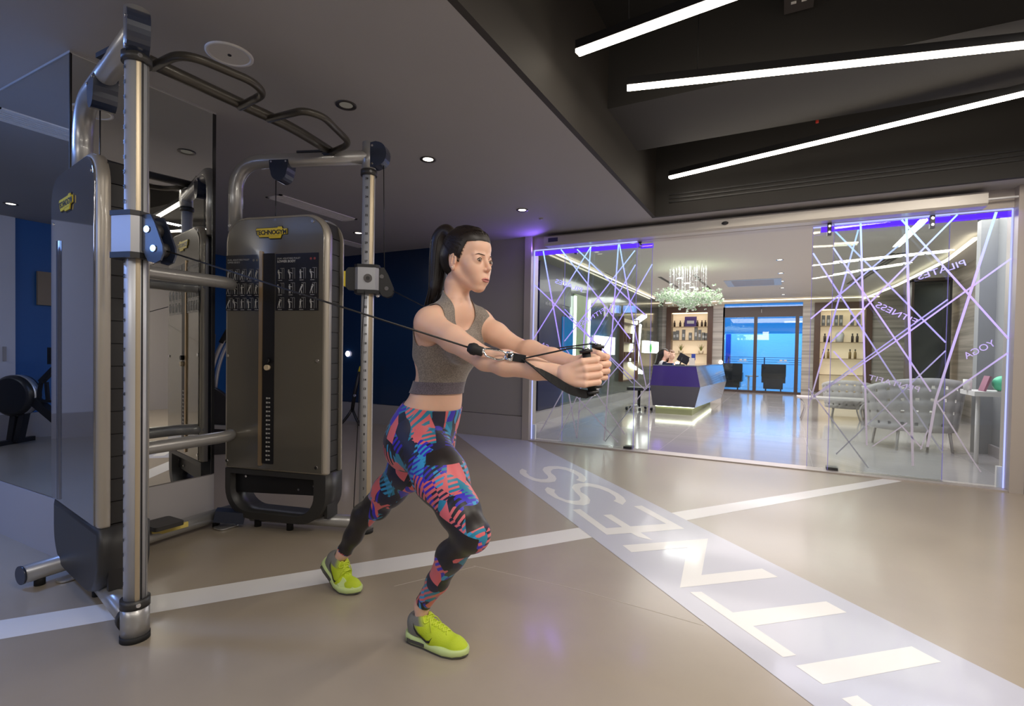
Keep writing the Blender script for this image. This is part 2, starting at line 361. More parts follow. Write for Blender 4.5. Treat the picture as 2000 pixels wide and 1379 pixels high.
# mirror-clad pillar behind the machine
PX, PY0, PY1 = -3.28, 1.258, 2.025
tag(MB().box((-5.6, PY0+.012, 0), (PX-.012, PY1-.002, ZC)).build('wall_pillar', M_wall), kind='structure')
tag(MB().box((-5.61, PY0, 0), (PX, PY1, .318)).build('baseboard_pillar', mat('skirting_pale', (.42, .40, .41), .5)), kind='structure')
def mirror(name, pts, n, lab):
    o = MB().prism(pts, 0, .008, n).build(name, M_mirror); return tag(o, lab, 'mirror')
o = MB().box((-5.58, PY0+.002, .325), (PX-.002, PY0+.010, ZC-.012)).build('wall_mirror', M_mirror); tag(o, 'large mirror on the left face of the pillar showing the blue wall', 'mirror')
o = MB().box((PX-.010, PY0+.004, .325), (PX-.002, PY1-.02, ZC-.012)).build('wall_mirror', M_mirror); tag(o, 'narrow mirror on the pillar face directly behind the pulley machine', 'mirror')
o2 = MB().box((PX-.011, PY1-.02, .325), (PX+.001, PY1, ZC-.012)).build('edge_strip', M_black, o)
o3 = MB().box((PX-.006, PY0-.001, .325), (PX+.001, PY0+.006, ZC-.012)).build('corner_strip', M_black, o)
MB().box((-5.58, PY0-.001, ZC-.012), (PX, PY0+.004, ZC)).box((PX-.004, PY0, ZC-.012), (PX+.001, PY1, ZC)).build('top_strip', M_alu, o)
o = MB().box((-8.2, -.48, 1.645), (-8.16, -.29, 2.06)).build('wall_sign', mat('sign_tan', (.30, .22, .14), .6)); tag(o, 'plain tan square panel on the bright blue wall, seen in the mirror', 'sign')
tag(MB().box((-8.17, .0, .95), (-8.15, .03, 1.12)).build('wall_box', M_plinth), 'small grey box on the white wall strip beside the blue wall', 'box')

# ------------------------------------------------------------------ ceiling fittings
def grille(x0, y0, x1, y1, lab, n=5):
    r = empty('ceiling_grille', ((x0+x1)/2, (y0+y1)/2, ZC), 0, lab, 'vent'); w_, l_ = abs(x1-x0), abs(y1-y0)
    M_g = MATS.get('grille_white') or mat('grille_white', (.88, .86, .83), .5)
    MB().box((-w_/2, -l_/2, -.008), (-w_/2+.03, l_/2, 0)).box((w_/2-.03, -l_/2, -.008), (w_/2, l_/2, 0)).box((-w_/2, -l_/2, -.008), (w_/2, -l_/2+.03, 0)).box((-w_/2, l_/2-.03, -.008), (w_/2, l_/2, 0)).build('frame', M_g, r)
    MB().box((-w_/2+.03, -l_/2+.03, -.001), (w_/2-.03, l_/2-.03, 0)).build('backing', M_black, r)
    for k in range(n):
        x = -w_/2+.03+(w_-.06)*(k+.5)/n; MB().box((x-(w_-.06)/n*.32, -l_/2+.03, -.007), (x+(w_-.06)/n*.32, l_/2-.03, -.001)).build('slat', M_g, r)
grille(-4.62, 3.36, -4.40, 4.385, 'white slatted ceiling grille above the right-hand weight tower')
grille(-5.60, 4.95, -5.38, 5.62, 'white slatted ceiling grille near the navy wall, right of the far tower')
grille(-4.72, .2, -4.47, 1.19, 'white linear grille in the ceiling beside the left mirror')
grille(-4.72, -1.6, -4.47, -.2, 'second white linear grille, only seen in the left mirror')
def downlight(x, y, lab, on=6, rr=.045):
    r = empty('downlight', (x, y, ZC), 0, lab, 'light', 'recessed downlights'); M = Matrix()
    MB().lathe([(rr, .0), (rr+.018, 0), (rr+.018, -.006), (rr, -.004), (rr*.85, .0)], n=20).build('ring', mat('downlight_ring', (.05, .045, .04), .35) if 'downlight_ring' not in MATS else MATS['downlight_ring'], r)
    MB().lathe([(.001, -.002), (rr*.9, -.002)], n=16).build('lamp', emis('downlight_glow%g' % on, (1, .9, .75), on), r); return r
downlight(-2.432, 2.32, 'unlit recessed downlight right above the pull-up bar', .1)
downlight(-2.519, 3.26, 'lit downlight above the right pole, in line with two others')
downlight(-2.487, 4.846, 'lit downlight nearest the glass front')
downlight(-4.905, 4.911, 'lit downlight beside the right weight tower and the grille')
downlight(-2.4, 1.2, 'downlight above the left pole, seen only in the mirror', .1)
downlight(-7.42, .19, 'lit downlight seen in the left mirror near the blue wall')
sp = empty('ceiling_speaker', (-2.565, 1.652, ZC), 0, 'round white speaker in the grey ceiling beside the left pole', 'speaker')
MB().lathe([(.112, 0), (.112, -.007), (.096, -.009), (.094, -.004)], n=40).build('rim', M_white, sp)
MB().lathe([(.002, -.004), (.094, -.004)], n=40).build('mesh_cover', mat('speaker_mesh', (.74, .72, .70), .7, bump=(600, .4)), sp)
MB().cyl((0, 0, -.009), (0, 0, -.003), .009, 12).build('tweeter', M_black, sp)
for p, l in (((1057, 427), 'small white sensor on the ceiling above the violet glass'),):
    q = at_z(*p, ZC); tag(MB().lathe([(.001, -.012), (.02, -.01), (.028, 0)], (q.x, q.y, ZC), 16).build('ceiling_sensor', M_plinth), l, 'sensor')

# ------------------------------------------------------------------ glass front
fr = MB()
for (x0, x1, y0, y1) in ((-3.02, -2.925, 5.98, 6.20), (1.765, 1.86, 5.95, 6.20)): fr.box((x0, y0, 0), (x1, y1, ZC))
fr.box((-2.925, 6.05, 2.505), (1.765, 6.20, ZC))
o = fr.build('trim_6', M_frame); tag(o, kind='structure')
hd = empty('sliding_door_header', (-.58, 5.96, 2.57), 0, 'long pale satin header box above the glass sliding doors', 'door gear')
hx0, hx1 = -2.71-(-.58), 1.55-(-.58)
sec = [(-.05, -.062), (-.065, -.04), (-.065, .045), (-.05, .06), (.09, .06), (.09, -.062)]
MB().prism(sec, hx0, hx1, lambda u, v, h: (h, u, v)).build('cover', mat('header_satin', (.60, .57, .53), .38, metal=.35), hd)
MB().box((hx0+.06, -.069, -.02), (hx0+.19, -.064, .03)).build('label_plate', mat('label_dark', (.05, .05, .12), .3), hd)
q = at_y(1416, 436, 5.89)-hd.location; MB().ball((q.x, -.075, q.z), .035, 14, (1, .6, .5)).build('motion_sensor', M_black, hd)
MB().box((hx1, .0, -.0), (hx1+.3, .02, .014)).build('guide_rail', M_alu, hd)

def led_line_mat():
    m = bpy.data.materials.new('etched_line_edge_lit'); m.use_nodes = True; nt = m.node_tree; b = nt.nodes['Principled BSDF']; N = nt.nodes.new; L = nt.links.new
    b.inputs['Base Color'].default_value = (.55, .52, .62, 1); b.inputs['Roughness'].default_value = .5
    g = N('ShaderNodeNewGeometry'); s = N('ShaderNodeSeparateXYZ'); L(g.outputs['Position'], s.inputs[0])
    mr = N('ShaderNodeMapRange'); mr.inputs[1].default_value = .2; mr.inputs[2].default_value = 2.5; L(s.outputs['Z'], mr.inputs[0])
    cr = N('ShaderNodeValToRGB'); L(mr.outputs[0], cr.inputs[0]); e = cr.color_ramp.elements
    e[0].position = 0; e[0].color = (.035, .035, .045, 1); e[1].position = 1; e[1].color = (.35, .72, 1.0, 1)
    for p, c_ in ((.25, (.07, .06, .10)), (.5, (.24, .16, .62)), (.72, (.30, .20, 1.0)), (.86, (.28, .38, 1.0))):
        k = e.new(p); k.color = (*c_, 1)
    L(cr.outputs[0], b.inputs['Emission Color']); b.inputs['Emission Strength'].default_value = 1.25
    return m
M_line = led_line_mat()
M_edge = emis('edge_lit_rim', (.38, .42, 1.0), 1.6)
M_edge2 = emis('edge_lit_rim_soft', (.42, .34, .95), .5)
def pane(name, x0, x1, y, lab, cat='glass panel', z0=.015, z1=2.5, edges=()):
    r = empty(name, ((x0+x1)/2, y, 0), 0, lab, cat); cx_ = (x0+x1)/2
    MB().box((x0-cx_, -.005, z0), (x1-cx_, .005, z1)).build('pane', M_glass, r)
    for e_ in edges:
        if e_ == 'L': MB().box((x0-cx_-.004, -.006, z0), (x0-cx_+.004, .006, z1)).build('edge', M_edge2 if e_.islower() else M_edge, r)
        if e_ == 'l': MB().box((x0-cx_-.002, -.006, z0), (x0-cx_+.002, .006, z1)).build('edge', M_edge2, r)
        if e_ == 'R': MB().box((x1-cx_-.004, -.006, z0), (x1-cx_+.004, .006, z1)).build('edge', M_edge, r)
        if e_ == 'r': MB().box((x1-cx_-.002, -.006, z0), (x1-cx_+.002, .006, z1)).build('edge', M_edge2, r)
        if e_ == 'T': MB().box((x0-cx_, -.006, z1-.008), (x1-cx_, .006, z1+.002)).build('edge', M_edge, r)
    return r
YL = 6.15
P1 = pane('glass_panel', -2.92, at_y(1242, 600, GY).x, GY, 'fixed glass panel at the left, rimmed with violet light and etched with crossing lines', edges='LTr')
P2 = pane('glass_door', at_y(1102, 600, YL).x, at_y(1272, 600, YL).x, YL, 'left sliding glass leaf standing open behind the left fixed panel', 'glass door', edges='lr')
P3 = pane('glass_panel', at_y(1625, 600, GY).x, 1.76, GY, 'fixed glass panel at the right, cyan rim, with PILATES and YOGA on it', edges='lTR')
P4 = pane('glass_door', at_y(1584, 600, YL).x, at_y(1850, 600, YL).x, YL, 'right sliding glass leaf standing open behind the right fixed panel', 'glass door', edges='lrT')
P3.location.y -= .0
for P_, x0, x1 in ((P1, -2.92, -1.56), (P3, .31, 1.76), (P2, -1.55, -1.40)):
    MB().box((x0-P_.location.x, .012, 2.432), (x1-P_.location.x, .03, 2.485)).build('led_rail', emis('led_rail_violet', (.12, .03, 1.0), 1.3) if 'led_rail_violet' not in bpy.data.materials else bpy.data.materials['led_rail_violet'], P_)
def gl(panel, a, b, w_=.014):
    Y = panel.location.y-.007; p = at_y(*a, Y)-panel.location; q = at_y(*b, Y)-panel.location
    d = (q-p).normalized(); nrm = Vector((-d.z, 0, d.x))*w_/2
    vs_ = [p+nrm, q+nrm, q-nrm, p-nrm]; back = [v+Vector((0, .0015, 0)) for v in vs_]
    MB().add(vs_+back, [(0, 1, 2, 3), (7, 6, 5, 4), (0, 4, 5, 1), (2, 6, 7, 3)]).build('etched_line', M_line, panel)
for a, b, w_ in (((1061, 490), (1126.5, 856), .016), ((1095.5, 487), (1231, 662), .014), ((1154, 482), (1042, 662), .014), ((1153.5, 482), (1127, 856), .015), ((1127, 487), (1240, 597), .014),
                 ((1044.5, 557), (1238, 741), .014), ((1209.7, 477), (1235, 618), .014), ((1208, 477), (1180, 861), .015), ((1240, 489), (1102.5, 666.5), .013), ((1102, 677), (1220, 848), .012), ((1106, 752), (1207, 864), .012),
                 ((1241, 517), (1149, 674), .013), ((1138, 750), (1089, 858), .012), ((1237, 681), (1130, 806), .012), ((1103, 757), (1052, 850), .014)): gl(P1, a, b, w_)
for a, b, w_ in (((1103, 604), (1236, 749), .012), ((1273.7, 516), (1178, 681), .012), ((1240, 597), (1261.5, 616), .012), ((1235, 618), (1263, 760), .012), ((1238, 741), (1261, 762), .012), ((1269, 748), (1181.5, 862.5), .012)): gl(P2, a, b, w_)
for a, b, w_ in (((1946, 414), (1828, 780), .020), ((1828, 780), (1811.5, 873), .022), ((1870, 419), (1634, 657), .014), ((1761, 429), (1970, 662), .016), ((1770.5, 427), (1783, 910), .020), ((1681, 436), (1693, 870), .016),
                 ((1627.7, 484), (1818, 765), .014), ((1975, 505), (1759, 660), .014), ((1759, 660), (1630, 748), .012), ((1969, 689), (1830, 786), .014), ((1771.6, 826), (1704, 872), .010), ((1830, 786), (1897.6, 895), .012), ((1897.6, 895), (1916, 922), .010), ((1628, 686), (1801, 876), .012), ((1812, 840), (1798, 878), .010)): gl(P3, a, b, w_)
for a, b, w_ in (((1680, 436), (1578, 799), .014), ((1624.6, 445), (1847, 669), .014), ((1588, 494.5), (1841, 885), .014), ((1815.7, 429), (1583.6, 622.6), .014), ((1851, 585), (1587, 775), .012), ((1630, 748), (1583, 780), .012),
                 ((1579.5, 758.7), (1696, 914), .012), ((1847, 685), (1633, 887), .012), ((1634, 657), (1622, 669), .012)): gl(P4, a, b, w_)
def gtext(panel, body, a, b, size, col=None):
    """word etched on the back of the pane: reads mirrored from this side; a = image point of its first letter, b = of its last"""
    Y = panel.location.y-.0075; p = at_y(*a, Y); q = at_y(*b, Y); x = (q-p); L_ = x.length; xa = x.normalized(); ya = Vector((0, 1, 0)).cross(xa)
    if ya.z < 0: ya = -ya
    me = text_mesh(body, size, .0006); me.materials.clear()
    xs = [v.co.x for v in me.vertices]; k = L_/(max(xs)-min(xs))
    M = Matrix(((xa.x*k, ya.x, 0, 0), (0, 0, 1, 0), (xa.z*k, ya.z, 0, 0), (0, 0, 0, 1)))
    me.transform(M); me.flip_normals(); me.transform(Matrix.Translation((p+q)/2-panel.location)); mesh_obj('lettering', me, M_line, panel)
gtext(P1, 'PILATES', (1137, 567), (1085, 549), .078)
gtext(P1, 'FITNESS', (1181, 605), (1130, 636), .078)
gtext(P1, 'YOGA', (1087, 688), (1057, 672), .085)
gtext(P3, 'PILATES', (1886, 513), (1793, 542), .080)
gtext(P3, 'FITNESS', (1790, 630), (1712, 595), .080)
gtext(P3, 'YOGA', (1943, 669), (1884, 697), .085)
gtext(P3, 'PENTAFIT', (1796, 762), (1697, 737), .072)
# hardware
def clamp(px_, py_, Y, lab):
    p = at_y(px_, py_, Y-.02); r = empty('door_hanger', p, 0, lab, 'door gear', 'black door hangers on the glass leaves')
    MB().box((-.018, -.012, -.06), (.018, .03, .06)).build('plate', M_black, r)
    for z in (-.03, .03): MB().cyl((0, -.02, z), (0, -.011, z), .012, 12).build('bolt', M_chrome, r)
clamp(1125, 487, YL, 'black hanger at the top of the left sliding leaf, left one'); clamp(1250, 473, YL, 'black hanger at the top right of the left sliding leaf')
clamp(1620, 448, GY-.01, 'black hanger at the left edge of the right glass'); clamp(1821, 433, GY-.01, 'black hanger at the middle of the right glass top')
for x_, l in ((1226, 'small black floor guide under the left sliding leaf'), (1625, 'small black floor guide under the right sliding leaf')):
    p = at_y(x_, 874 if x_ < 1400 else 916, YL-.06); tag(MB().box((p.x-.05, YL-.05-.03, .012), (p.x+.05, YL+.03, .04)).build('floor_guide', M_black), l, 'door gear')
for x_ in (-2.90, 1.74):
    tag(MB().box((x_-.02, GY+.02, .012), (x_+.02, GY+.06, .20)).build('corner_post', M_white), 'short white post at the foot of the %s glass frame' % ('left' if x_ < 0 else 'right'), 'post')
# ================================================================== dual pulley machine
M_tube = mat('frame_silver_grey', (.40, .395, .39), .33, metal=.5, coat=.4, var=(6, .03))
M_bronze = mat('bar_dark_bronze', (.075, .068, .058), .38, metal=.5, coat=.2)
M_shell = mat('shell_bronze_satin', (.46, .42, .355), .42, metal=.5, coat=.3)
M_face = mat('panel_bronze_gloss', (.21, .195, .165), .20, metal=.5, coat=.6, var=(1.3, .06))
M_face_l = mat('panel_clear_over_grey', (.24, .245, .27), .045, metal=.7, coat=1.0)
M_shroud = mat('shroud_charcoal', (.035, .034, .034), .42)
M_slat = mat('cover_black_matt', (.022, .021, .021), .5)
M_cover = mat('cover_blue_black', (.02, .028, .055), .28, coat=.4)
M_pole = mat('pole_anodised', (.68, .70, .74), .42, metal=.55)
M_pole_g = mat('pole_groove_gold', (.50, .42, .30), .35, metal=.7)
M_yellow = mat('badge_yellow', (.80, .62, .03), .35)
M_ink = mat('print_black', (.01, .01, .012), .4)
M_poster = mat('placard_black', (.012, .013, .02), .25, coat=.5)
M_print = mat('print_light_grey', (.50, .50, .49), .5)
M_print_r = mat('print_dull_red', (.25, .04, .03), .5)
mc = empty('cable_pulley_machine', (-2.6, 1.73, 0), 0, 'tall dual cable pulley machine with two grey weight towers, poles and overhead pull-up bar', 'exercise machine')
OFF = Matrix.Translation((2.6, -1.73, 0))
def mbuild(mb, name, m, parent=mc):
    mb.v = [OFF @ Vector(p) for p in mb.v] if parent is not None and getattr(parent, 'parent', None) is None and parent == mc else [OFF @ Vector(p) for p in mb.v]
    return mb.build(name, m, parent)
POLE = {'L': Vector((-2.225, 1.062, 0)), 'R': Vector((-2.308, 2.395, 0))}
SPINE = {'L': Vector((-3.135, 1.255, 0)), 'R': Vector((-3.165, 2.085, 0))}
TOW = {'L': dict(c=Vector((-2.505, 1.052, 0)), th=-9, W=.74, t=.19), 'R': dict(c=Vector((-2.435, 2.19, 0)), th=14, W=.74, t=.185)}
Z0, Z1 = .38, 1.975
def octa(c, r, M=Matrix()): return [(r*math.cos(math.radians(22.5+45*k)), r*math.sin(math.radians(22.5+45*k))) for k in range(8)]
for S in 'LR':
    T = TOW[S]; th = math.radians(T['th']); U = Vector((math.cos(th), math.sin(th), 0)); V = Vector((math.sin(th), -math.cos(th), 0)); W_, t_ = T['W'], T['t']
    C0 = T['c']-U*W_/2      # middle of the face nearest the camera
    side = 'left' if S == 'L' else 'right'
    def F(u, z, h, C0=C0, U=U, V=V): return C0+U*u+Vector((0, 0, z))+V*(h)      # h=0 viewer face, negative = behind
    # two shells (near and far) with rounded tops, square feet
    out = rrect(W_, Z1-Z0, .15, 8, 0, (Z0+Z1)/2, r_bot=.012)
    dsh = .046
    mb = MB().slab(out, -dsh, 0, .018, F); near = mbuild(mb, 'shell', M_shell)
    tag(near, label='satin bronze shell of the %s weight tower, camera side' % side)
    mb = MB().slab(out, -t_+dsh*.55, -t_, .014, F); far = mbuild(mb, 'shell', M_shell)
    # face panel
    fo = rrect(W_-.045, Z1-Z0-.03, .13, 8, 0, (Z0+Z1)/2-.002, r_bot=.006)
    face = mbuild(MB().slab(fo, -.002, .006, .003, F), 'face_panel', M_face_l if S == 'L' else M_face, near)
    if S == 'L':
        # moulded bulge running down the clear cover
        b_ = MB(); prof = [(-.030, .004), (-.022, .012), (-.008, .016), (.008, .016), (.022, .012), (.030, .004)]
        for i in range(5):
            (u0, h0), (u1, h1) = prof[i], prof[i+1]
            b_.add([F(-.20+u0, Z0+.03, h0), F(-.20+u1, Z0+.03, h1), F(-.20+u1, Z1-.33, h1), F(-.20+u0, Z1-.33, h0)], [(0, 1, 2, 3)], True)
        mbuild(b_, 'cover_ridge', M_face_l, near)
    # weight window: gold strip, black slot, numbers
    slot_u = -.055
    if S == 'R': mbuild(MB().prism(rrect(.085, 1.31, .004, 1, slot_u+.018, Z0+.05+.655), .0062, .0085, F), 'weight_slot', M_ink, near)
    if S == 'R':
        mbuild(MB().prism(rrect(.024, 1.34, .006, 2, slot_u-.037, Z0+.04+.665), .006, .014, F), 'slot_trim', mat('trim_gold', (.62, .45, .26), .3, metal=.8), near)
        Mk = frame_M(OFF @ F(0, 0, .0095), U, (0, 0, 1))
        nm = MB()
        for k in range(15):
            z = Z0+.07+k*.0275
            nm.box((slot_u+.006, z, 0), (slot_u+.018, z+.011, .0006)); nm.box((slot_u+.022, z+.002, 0), (slot_u+.036, z+.010, .0006))
        nm.v = [Mk @ Vector(p) for p in nm.v]; tag(nm.build('weight_numbers', M_print, near), kind='stuff')
        for z, m_ in ((1.075, M_ink), (1.032, mat('knob_cream', (.75, .62, .42), .35))):
            a = F(slot_u+.02, z, .009); mbuild(MB().cyl(a, a+V*.02, .017, 18), 'selector_pin', m_, near)
        # two instruction placards
        for (u0, u1, n_, lab) in ((-.355, -.095, 5, 'left black instruction placard with small exercise figures'), (.012, .315, 4, 'right black instruction placard, lower body exercises')):
            z0, z1 = 1.385, 1.735
            pl = mbuild(MB().prism([(u0, z0), (u1, z0), (u1, z1), (u0, z1)], .006, .009, F), 'placard', M_poster); tag(pl, label=lab)
            pr = MB(); pr2 = MB(); M2 = frame_M(OFF @ F(0, 0, .0095), U, (0, 0, 1)); rnd = random.Random(n_)
            for row in range(3):
                for c_ in range(n_):
                    x = u0+(u1-u0)*(c_+.5)/n_; z = z1-.125-row*.090; s_ = .030
                    pr.box((x+.008, z-.030, 0), (x+.012, z+.035, .0005)); pr.box((x+.022, z-.030, 0), (x+.025, z+.035, .0005)); pr.box((x-.004, z+.033, 0), (x+.025, z+.036, .0005))
                    lean = rnd.uniform(-.012, .012)
                    pr2.lathe([(.0001, 0), (.0048, 0), (.0048, .0006), (.0001, .0006)], (x-.010+lean, z+.022, .0), 8)
                    pr2.add([(x-.017+lean, z+.016, .0006), (x-.004+lean, z+.016, .0006), (x-.006, z-.006, .0006), (x-.015, z-.006, .0006)], [(0, 1, 2, 3)])
                    pr2.bar((x-.008, z-.004, .0004), (x-.006+lean*.5, z-.030, .0004), .004, .0005); pr2.bar((x-.013, z-.004, .0004), (x-.016-lean*.5, z-.030, .0004), .004, .0005)
                    pr2.bar((x-.008+lean, z+.013, .0004), (x+.006, z+.013+lean, .0004), .003, .0005)
                    pr2.box((x-.018, z-.040, 0), (x+.010, z-.0375, .0005))
            for q, nm_, m_ in ((pr, 'print_frames', M_slat if False else mat('print_mid_grey', (.20, .20, .20), .5)), (pr2, 'print_figures', M_print)):
                q.v = [M2 @ Vector(p) for p in q.v]; tag(q.build(nm_, m_, pl), kind='stuff')
            text_obj('print_text', 'DUAL ADJUSTABLE PULLEY', .0135, frame_M(OFF @ F(u0+.012, z1-.030, .0096), U, (0, 0, 1)), M_print, pl, extrude=.0002, align='LEFT')
            if n_ == 4: text_obj('print_text', 'LOWER BODY', .020, frame_M(OFF @ F(u0+.012, z1-.048, .0096), U, (0, 0, 1)), M_print, pl, extrude=.0002, align='LEFT', bold=.0006)
            else: text_obj('print_text', 'UPPER BODY', .016, frame_M(OFF @ F(u0+.012, z1-.046, .0096), U, (0, 0, 1)), M_print, pl, extrude=.0002, align='LEFT')
            for k in range(2):
                a = F(u1-.028-k*.026, z1-.035, .009); mbuild(MB().cyl(a, a+V*.0006, .008, 12), 'print_dot', M_print_r if n_ == 4 else MATS['print_mid_grey'], pl)
        for (u_, z_) in ((-.33, 1.925), (.27, 1.925), (.31, 1.08), (.31, .43), (-.34, .43), (-.34, 1.1)):
            a = F(u_, z_, .004); mbuild(MB().cyl(a, a+V*.008, .010, 14), 'cap_screw', M_chrome, near)
    else:
        for (u_, z_) in ((-.30, 1.74), (.315, 1.88)):
            a = F(u_, z_, .004); mbuild(MB().cyl(a, a+V*.006, .007, 12), 'cap_screw', M_chrome, near)
    # badge
    bu = -.02 if S == 'R' else -.055; bz = 1.865 if S == 'R' else 1.80; k_ = 1.0
    bo = [(-.110, .022), (-.104, .030), (.045, .030), (.05, .036), (.075, .036), (.080, .022), (.112, .022), (.112, -.010), (.075, -.012), (.066, -.034), (-.010, -.034), (-.018, -.024), (-.085, -.024), (-.090, -.010), (-.102, -.010)]
    bo = [(bu+x*k_, bz+y*k_) for x, y in bo]
    bd = mbuild(MB().prism(bo, .006, .013, F), 'badge', M_yellow); tag(bd, label='yellow maker badge with black lettering')
    cxs = sum(p[0] for p in bo)/len(bo); czs = sum(p[1] for p in bo)/len(bo)
    bo2 = [(cxs+(x-cxs)*1.05, czs+(y-czs)*1.16) for x, y in bo]; mbuild(MB().prism(bo2, .0058, .0085, F), 'badge_rim', M_ink, bd)
    text_obj('badge_text', 'TECHNOGYM', .038, frame_M(OFF @ F(bu, bz+.002, .0134), U, (0, 0, 1)), M_ink, bd, extrude=.0003, bold=.0012, spacing=.92)
    text_obj('badge_line', '________', .02, frame_M(OFF @ F(bu+.02, bz-.012, .0134), U, (0, 0, 1)), M_ink, bd, extrude=.0002)
    # recessed black cover slats between the shells, on the pole side and over the top
    nz = 19; zz = [.10+k*(1.93-.10)/nz for k in range(nz+1)]
    sl0 = None
    for k in range(nz):
        q = MB(); uf = W_/2-.016; za, zb_ = zz[k]+.0025, zz[k+1]-.0025
        sh = 0 if zz[k] < 1.80 else .02
        q.add([F(uf-sh*0, za, -dsh+.002), F(uf, za, -t_+.03), F(uf-sh, zb_, -t_+.03), F(uf-sh, zb_, -dsh+.002), F(uf-.02, za, -dsh+.002), F(uf-.02, za, -t_+.03), F(uf-.02-sh, zb_, -t_+.03), F(uf-.02-sh, zb_, -dsh+.002)],
              [(0, 1, 2, 3), (7, 6, 5, 4), (0, 4, 5, 1), (3, 2, 6, 7), (0, 3, 7, 4), (1, 5, 6, 2)])
        mbuild(q, 'cover_slat', M_slat)
    core = rrect(W_-.05, Z1-.14, .13, 8, 0, (Z1+.10)/2, r_bot=.12)
    mbuild(MB().prism(rrect(W_-.045, Z1-.50, .13, 8, 0, (Z1+.45)/2, r_bot=.01), -dsh, -t_+.03, F), 'inner_core', M_slat)
    # lower shroud: U-shaped frame with an open window
    zt, zb = Z0, .065
    hull = [(-W_/2+.004, zt)]+[p for p in rrect(W_-.008, 1.0, .02, 8, 0, zb+.5, r_bot=.19) if p[1] < zb+.4]+[(W_/2-.004, zt)]
    lo = [p for p in rrect(W_-.008, 1.0, .02, 8, 0, zb+.5, r_bot=.19) if p[1] < zb+.3]
    right_ = sorted([p for p in lo if p[0] >= 0], key=lambda p: (p[1], p[0])); left_ = sorted([p for p in lo if p[0] < 0], key=lambda p: (p[1], -p[0]))
    outer = [(-W_/2+.004, zt)]+left_[::-1]+right_+[(W_/2-.004, zt)]
    if S == 'R':
        iw = W_-.13; lo2 = [p for p in rrect(iw, 1.0, .02, 8, -.02, zb+.045+.5, r_bot=.14) if p[1] < zb+.3]
        r2 = sorted([p for p in lo2 if p[0] >= -.02], key=lambda p: (p[1], p[0])); l2 = sorted([p for p in lo2 if p[0] < -.02], key=lambda p: (p[1], -p[0]))
        inner = [(-.02-iw/2, zt-.03)]+l2[::-1]+r2+[(-.02+iw/2, zt-.03)]
        n = len(outer); q = MB(); assert len(inner) == n
        for (h0_, h1_) in ((0.0, -t_),):
            a = [F(u, z, h0_-.006) for u, z in outer]; b = [F(u, z, h0_-.004) for u, z in inner]; c_ = [F(u, z, h1_) for u, z in outer]; d_ = [F(u, z, h1_) for u, z in inner]
            q.add(a+b+c_+d_, [(i, i+1, n+i+1, n+i) for i in range(n-1)]+[(2*n+i, 3*n+i, 3*n+i+1, 2*n+i+1) for i in range(n-1)]+[(0, n, 2*n-1, n-1), (2*n, 3*n-1, 4*n-1, 3*n)])
            q.add(a+c_, [(i, n+i, n+i+1, i+1) for i in range(n-1)]+[(0, n-1, 2*n-1, n)], True); q.add(b+d_, [(i, i+1, n+i+1, n+i) for i in range(n-1)]+[(0, n, 2*n-1, n-1)], True)
        mbuild(q, 'lower_shroud', M_shroud)
        # dark weight carriage seen inside the window
        q = MB().prism([(-.35, zt-.02), (-.345, .215), (.29, .24), (.29, zt-.02)], -.05, -t_+.03, F); mbuild(q, 'weight_carriage', M_ink)
        for u_, z_ in ((-.24, .325), (.26, .30), (.15, .19)):
            a = F(u_, max(z_, .27), -.047); mbuild(MB().cyl(a, a+V*.006, .007, 10), 'carriage_bolt', M_chrome)
    else:
        q = MB(); q.slab(outer, -t_, -.004, .02, F, smooth=True); mbuild(q, 'lower_shroud', M_shroud)
    # feet
    for u_ in (-.17, .07) if S == 'R' else (-.2, .1):
        a = F(u_, 0, -.07); mbuild(MB().cyl(a, a+Vector((0, 0, .066)), .021, 14), 'foot', M_rubber)
    # ---------------- frame tubes
    P = POLE[S]; Q = SPINE[S]; za = 2.352
    arm = arc_pts([P+Vector((0, 0, za)), Q+Vector((0, 0, za)), Q+Vector((0, 0, 1.90))], .20, 12)
    mbuild(MB().tube(arm, .043, 20), 'arm_tube', M_tube)
    hole = P.lerp(Q, .32); pts_ = [P+Vector((0, 0, .062)), P.lerp(Q, .85)+Vector((0, 0, .062))]
    mbuild(MB().tube(pts_, .040, 18), 'base_tube', M_tube)
    D = (Q-P).normalized(); side_n = D.cross(Vector((0, 0, 1)))
    # top pad on arm
    p0 = P.lerp(Q, .28)+Vector((0, 0, za+.045)); p1 = P.lerp(Q, .52)+Vector((0, 0, za+.045)); mbuild(MB().bar(p0, p1, .05, .012), 'mounting_plate', M_ink)
    # ---------------- pole: round extrusion with two gold grooves
    hp = 2.44; grv = math.atan2(-.80, .60) if S == 'L' else math.atan2(-.35, .94)
    ring = []; nP = 40; r0 = .0385
    for k in range(nP): a = 2*math.pi*k/nP; ring.append((math.cos(a)*r0, math.sin(a)*r0))
    mbuild(MB().tube([P+Vector((0, 0, .10)), P+Vector((0, 0, 2.26))], r0, 40), 'pole', M_pole)
    def stripP(ang, wd, m_, dr=.0012):
        q = MB(); n = 5; vs_ = []
        for z in (.115, 2.245):
            for i in range(n+1): a = ang+(i/n-.5)*wd; vs_.append(P+Vector((math.cos(a)*(r0+dr), math.sin(a)*(r0+dr), z)))
        q.add(vs_, [(i, i+1, n+1+i+1, n+1+i) for i in range(n)], True); return mbuild(q, 'pole_groove', m_)
    cam_a = math.atan2(-P.y, -P.x)
    if S == 'L': stripP(cam_a+.16, .40, M_pole_g); stripP(cam_a+.50, .16, M_ink); stripP(cam_a+1.30, .5, M_tube)
    else: stripP(cam_a+.55, .75, M_pole_g); stripP(cam_a+.98, .12, M_tube)
    mbuild(MB().tube([P+Vector((0, 0, 2.245)), P+Vector((0, 0, hp))], .042, 32), 'pole_top', M_tube)
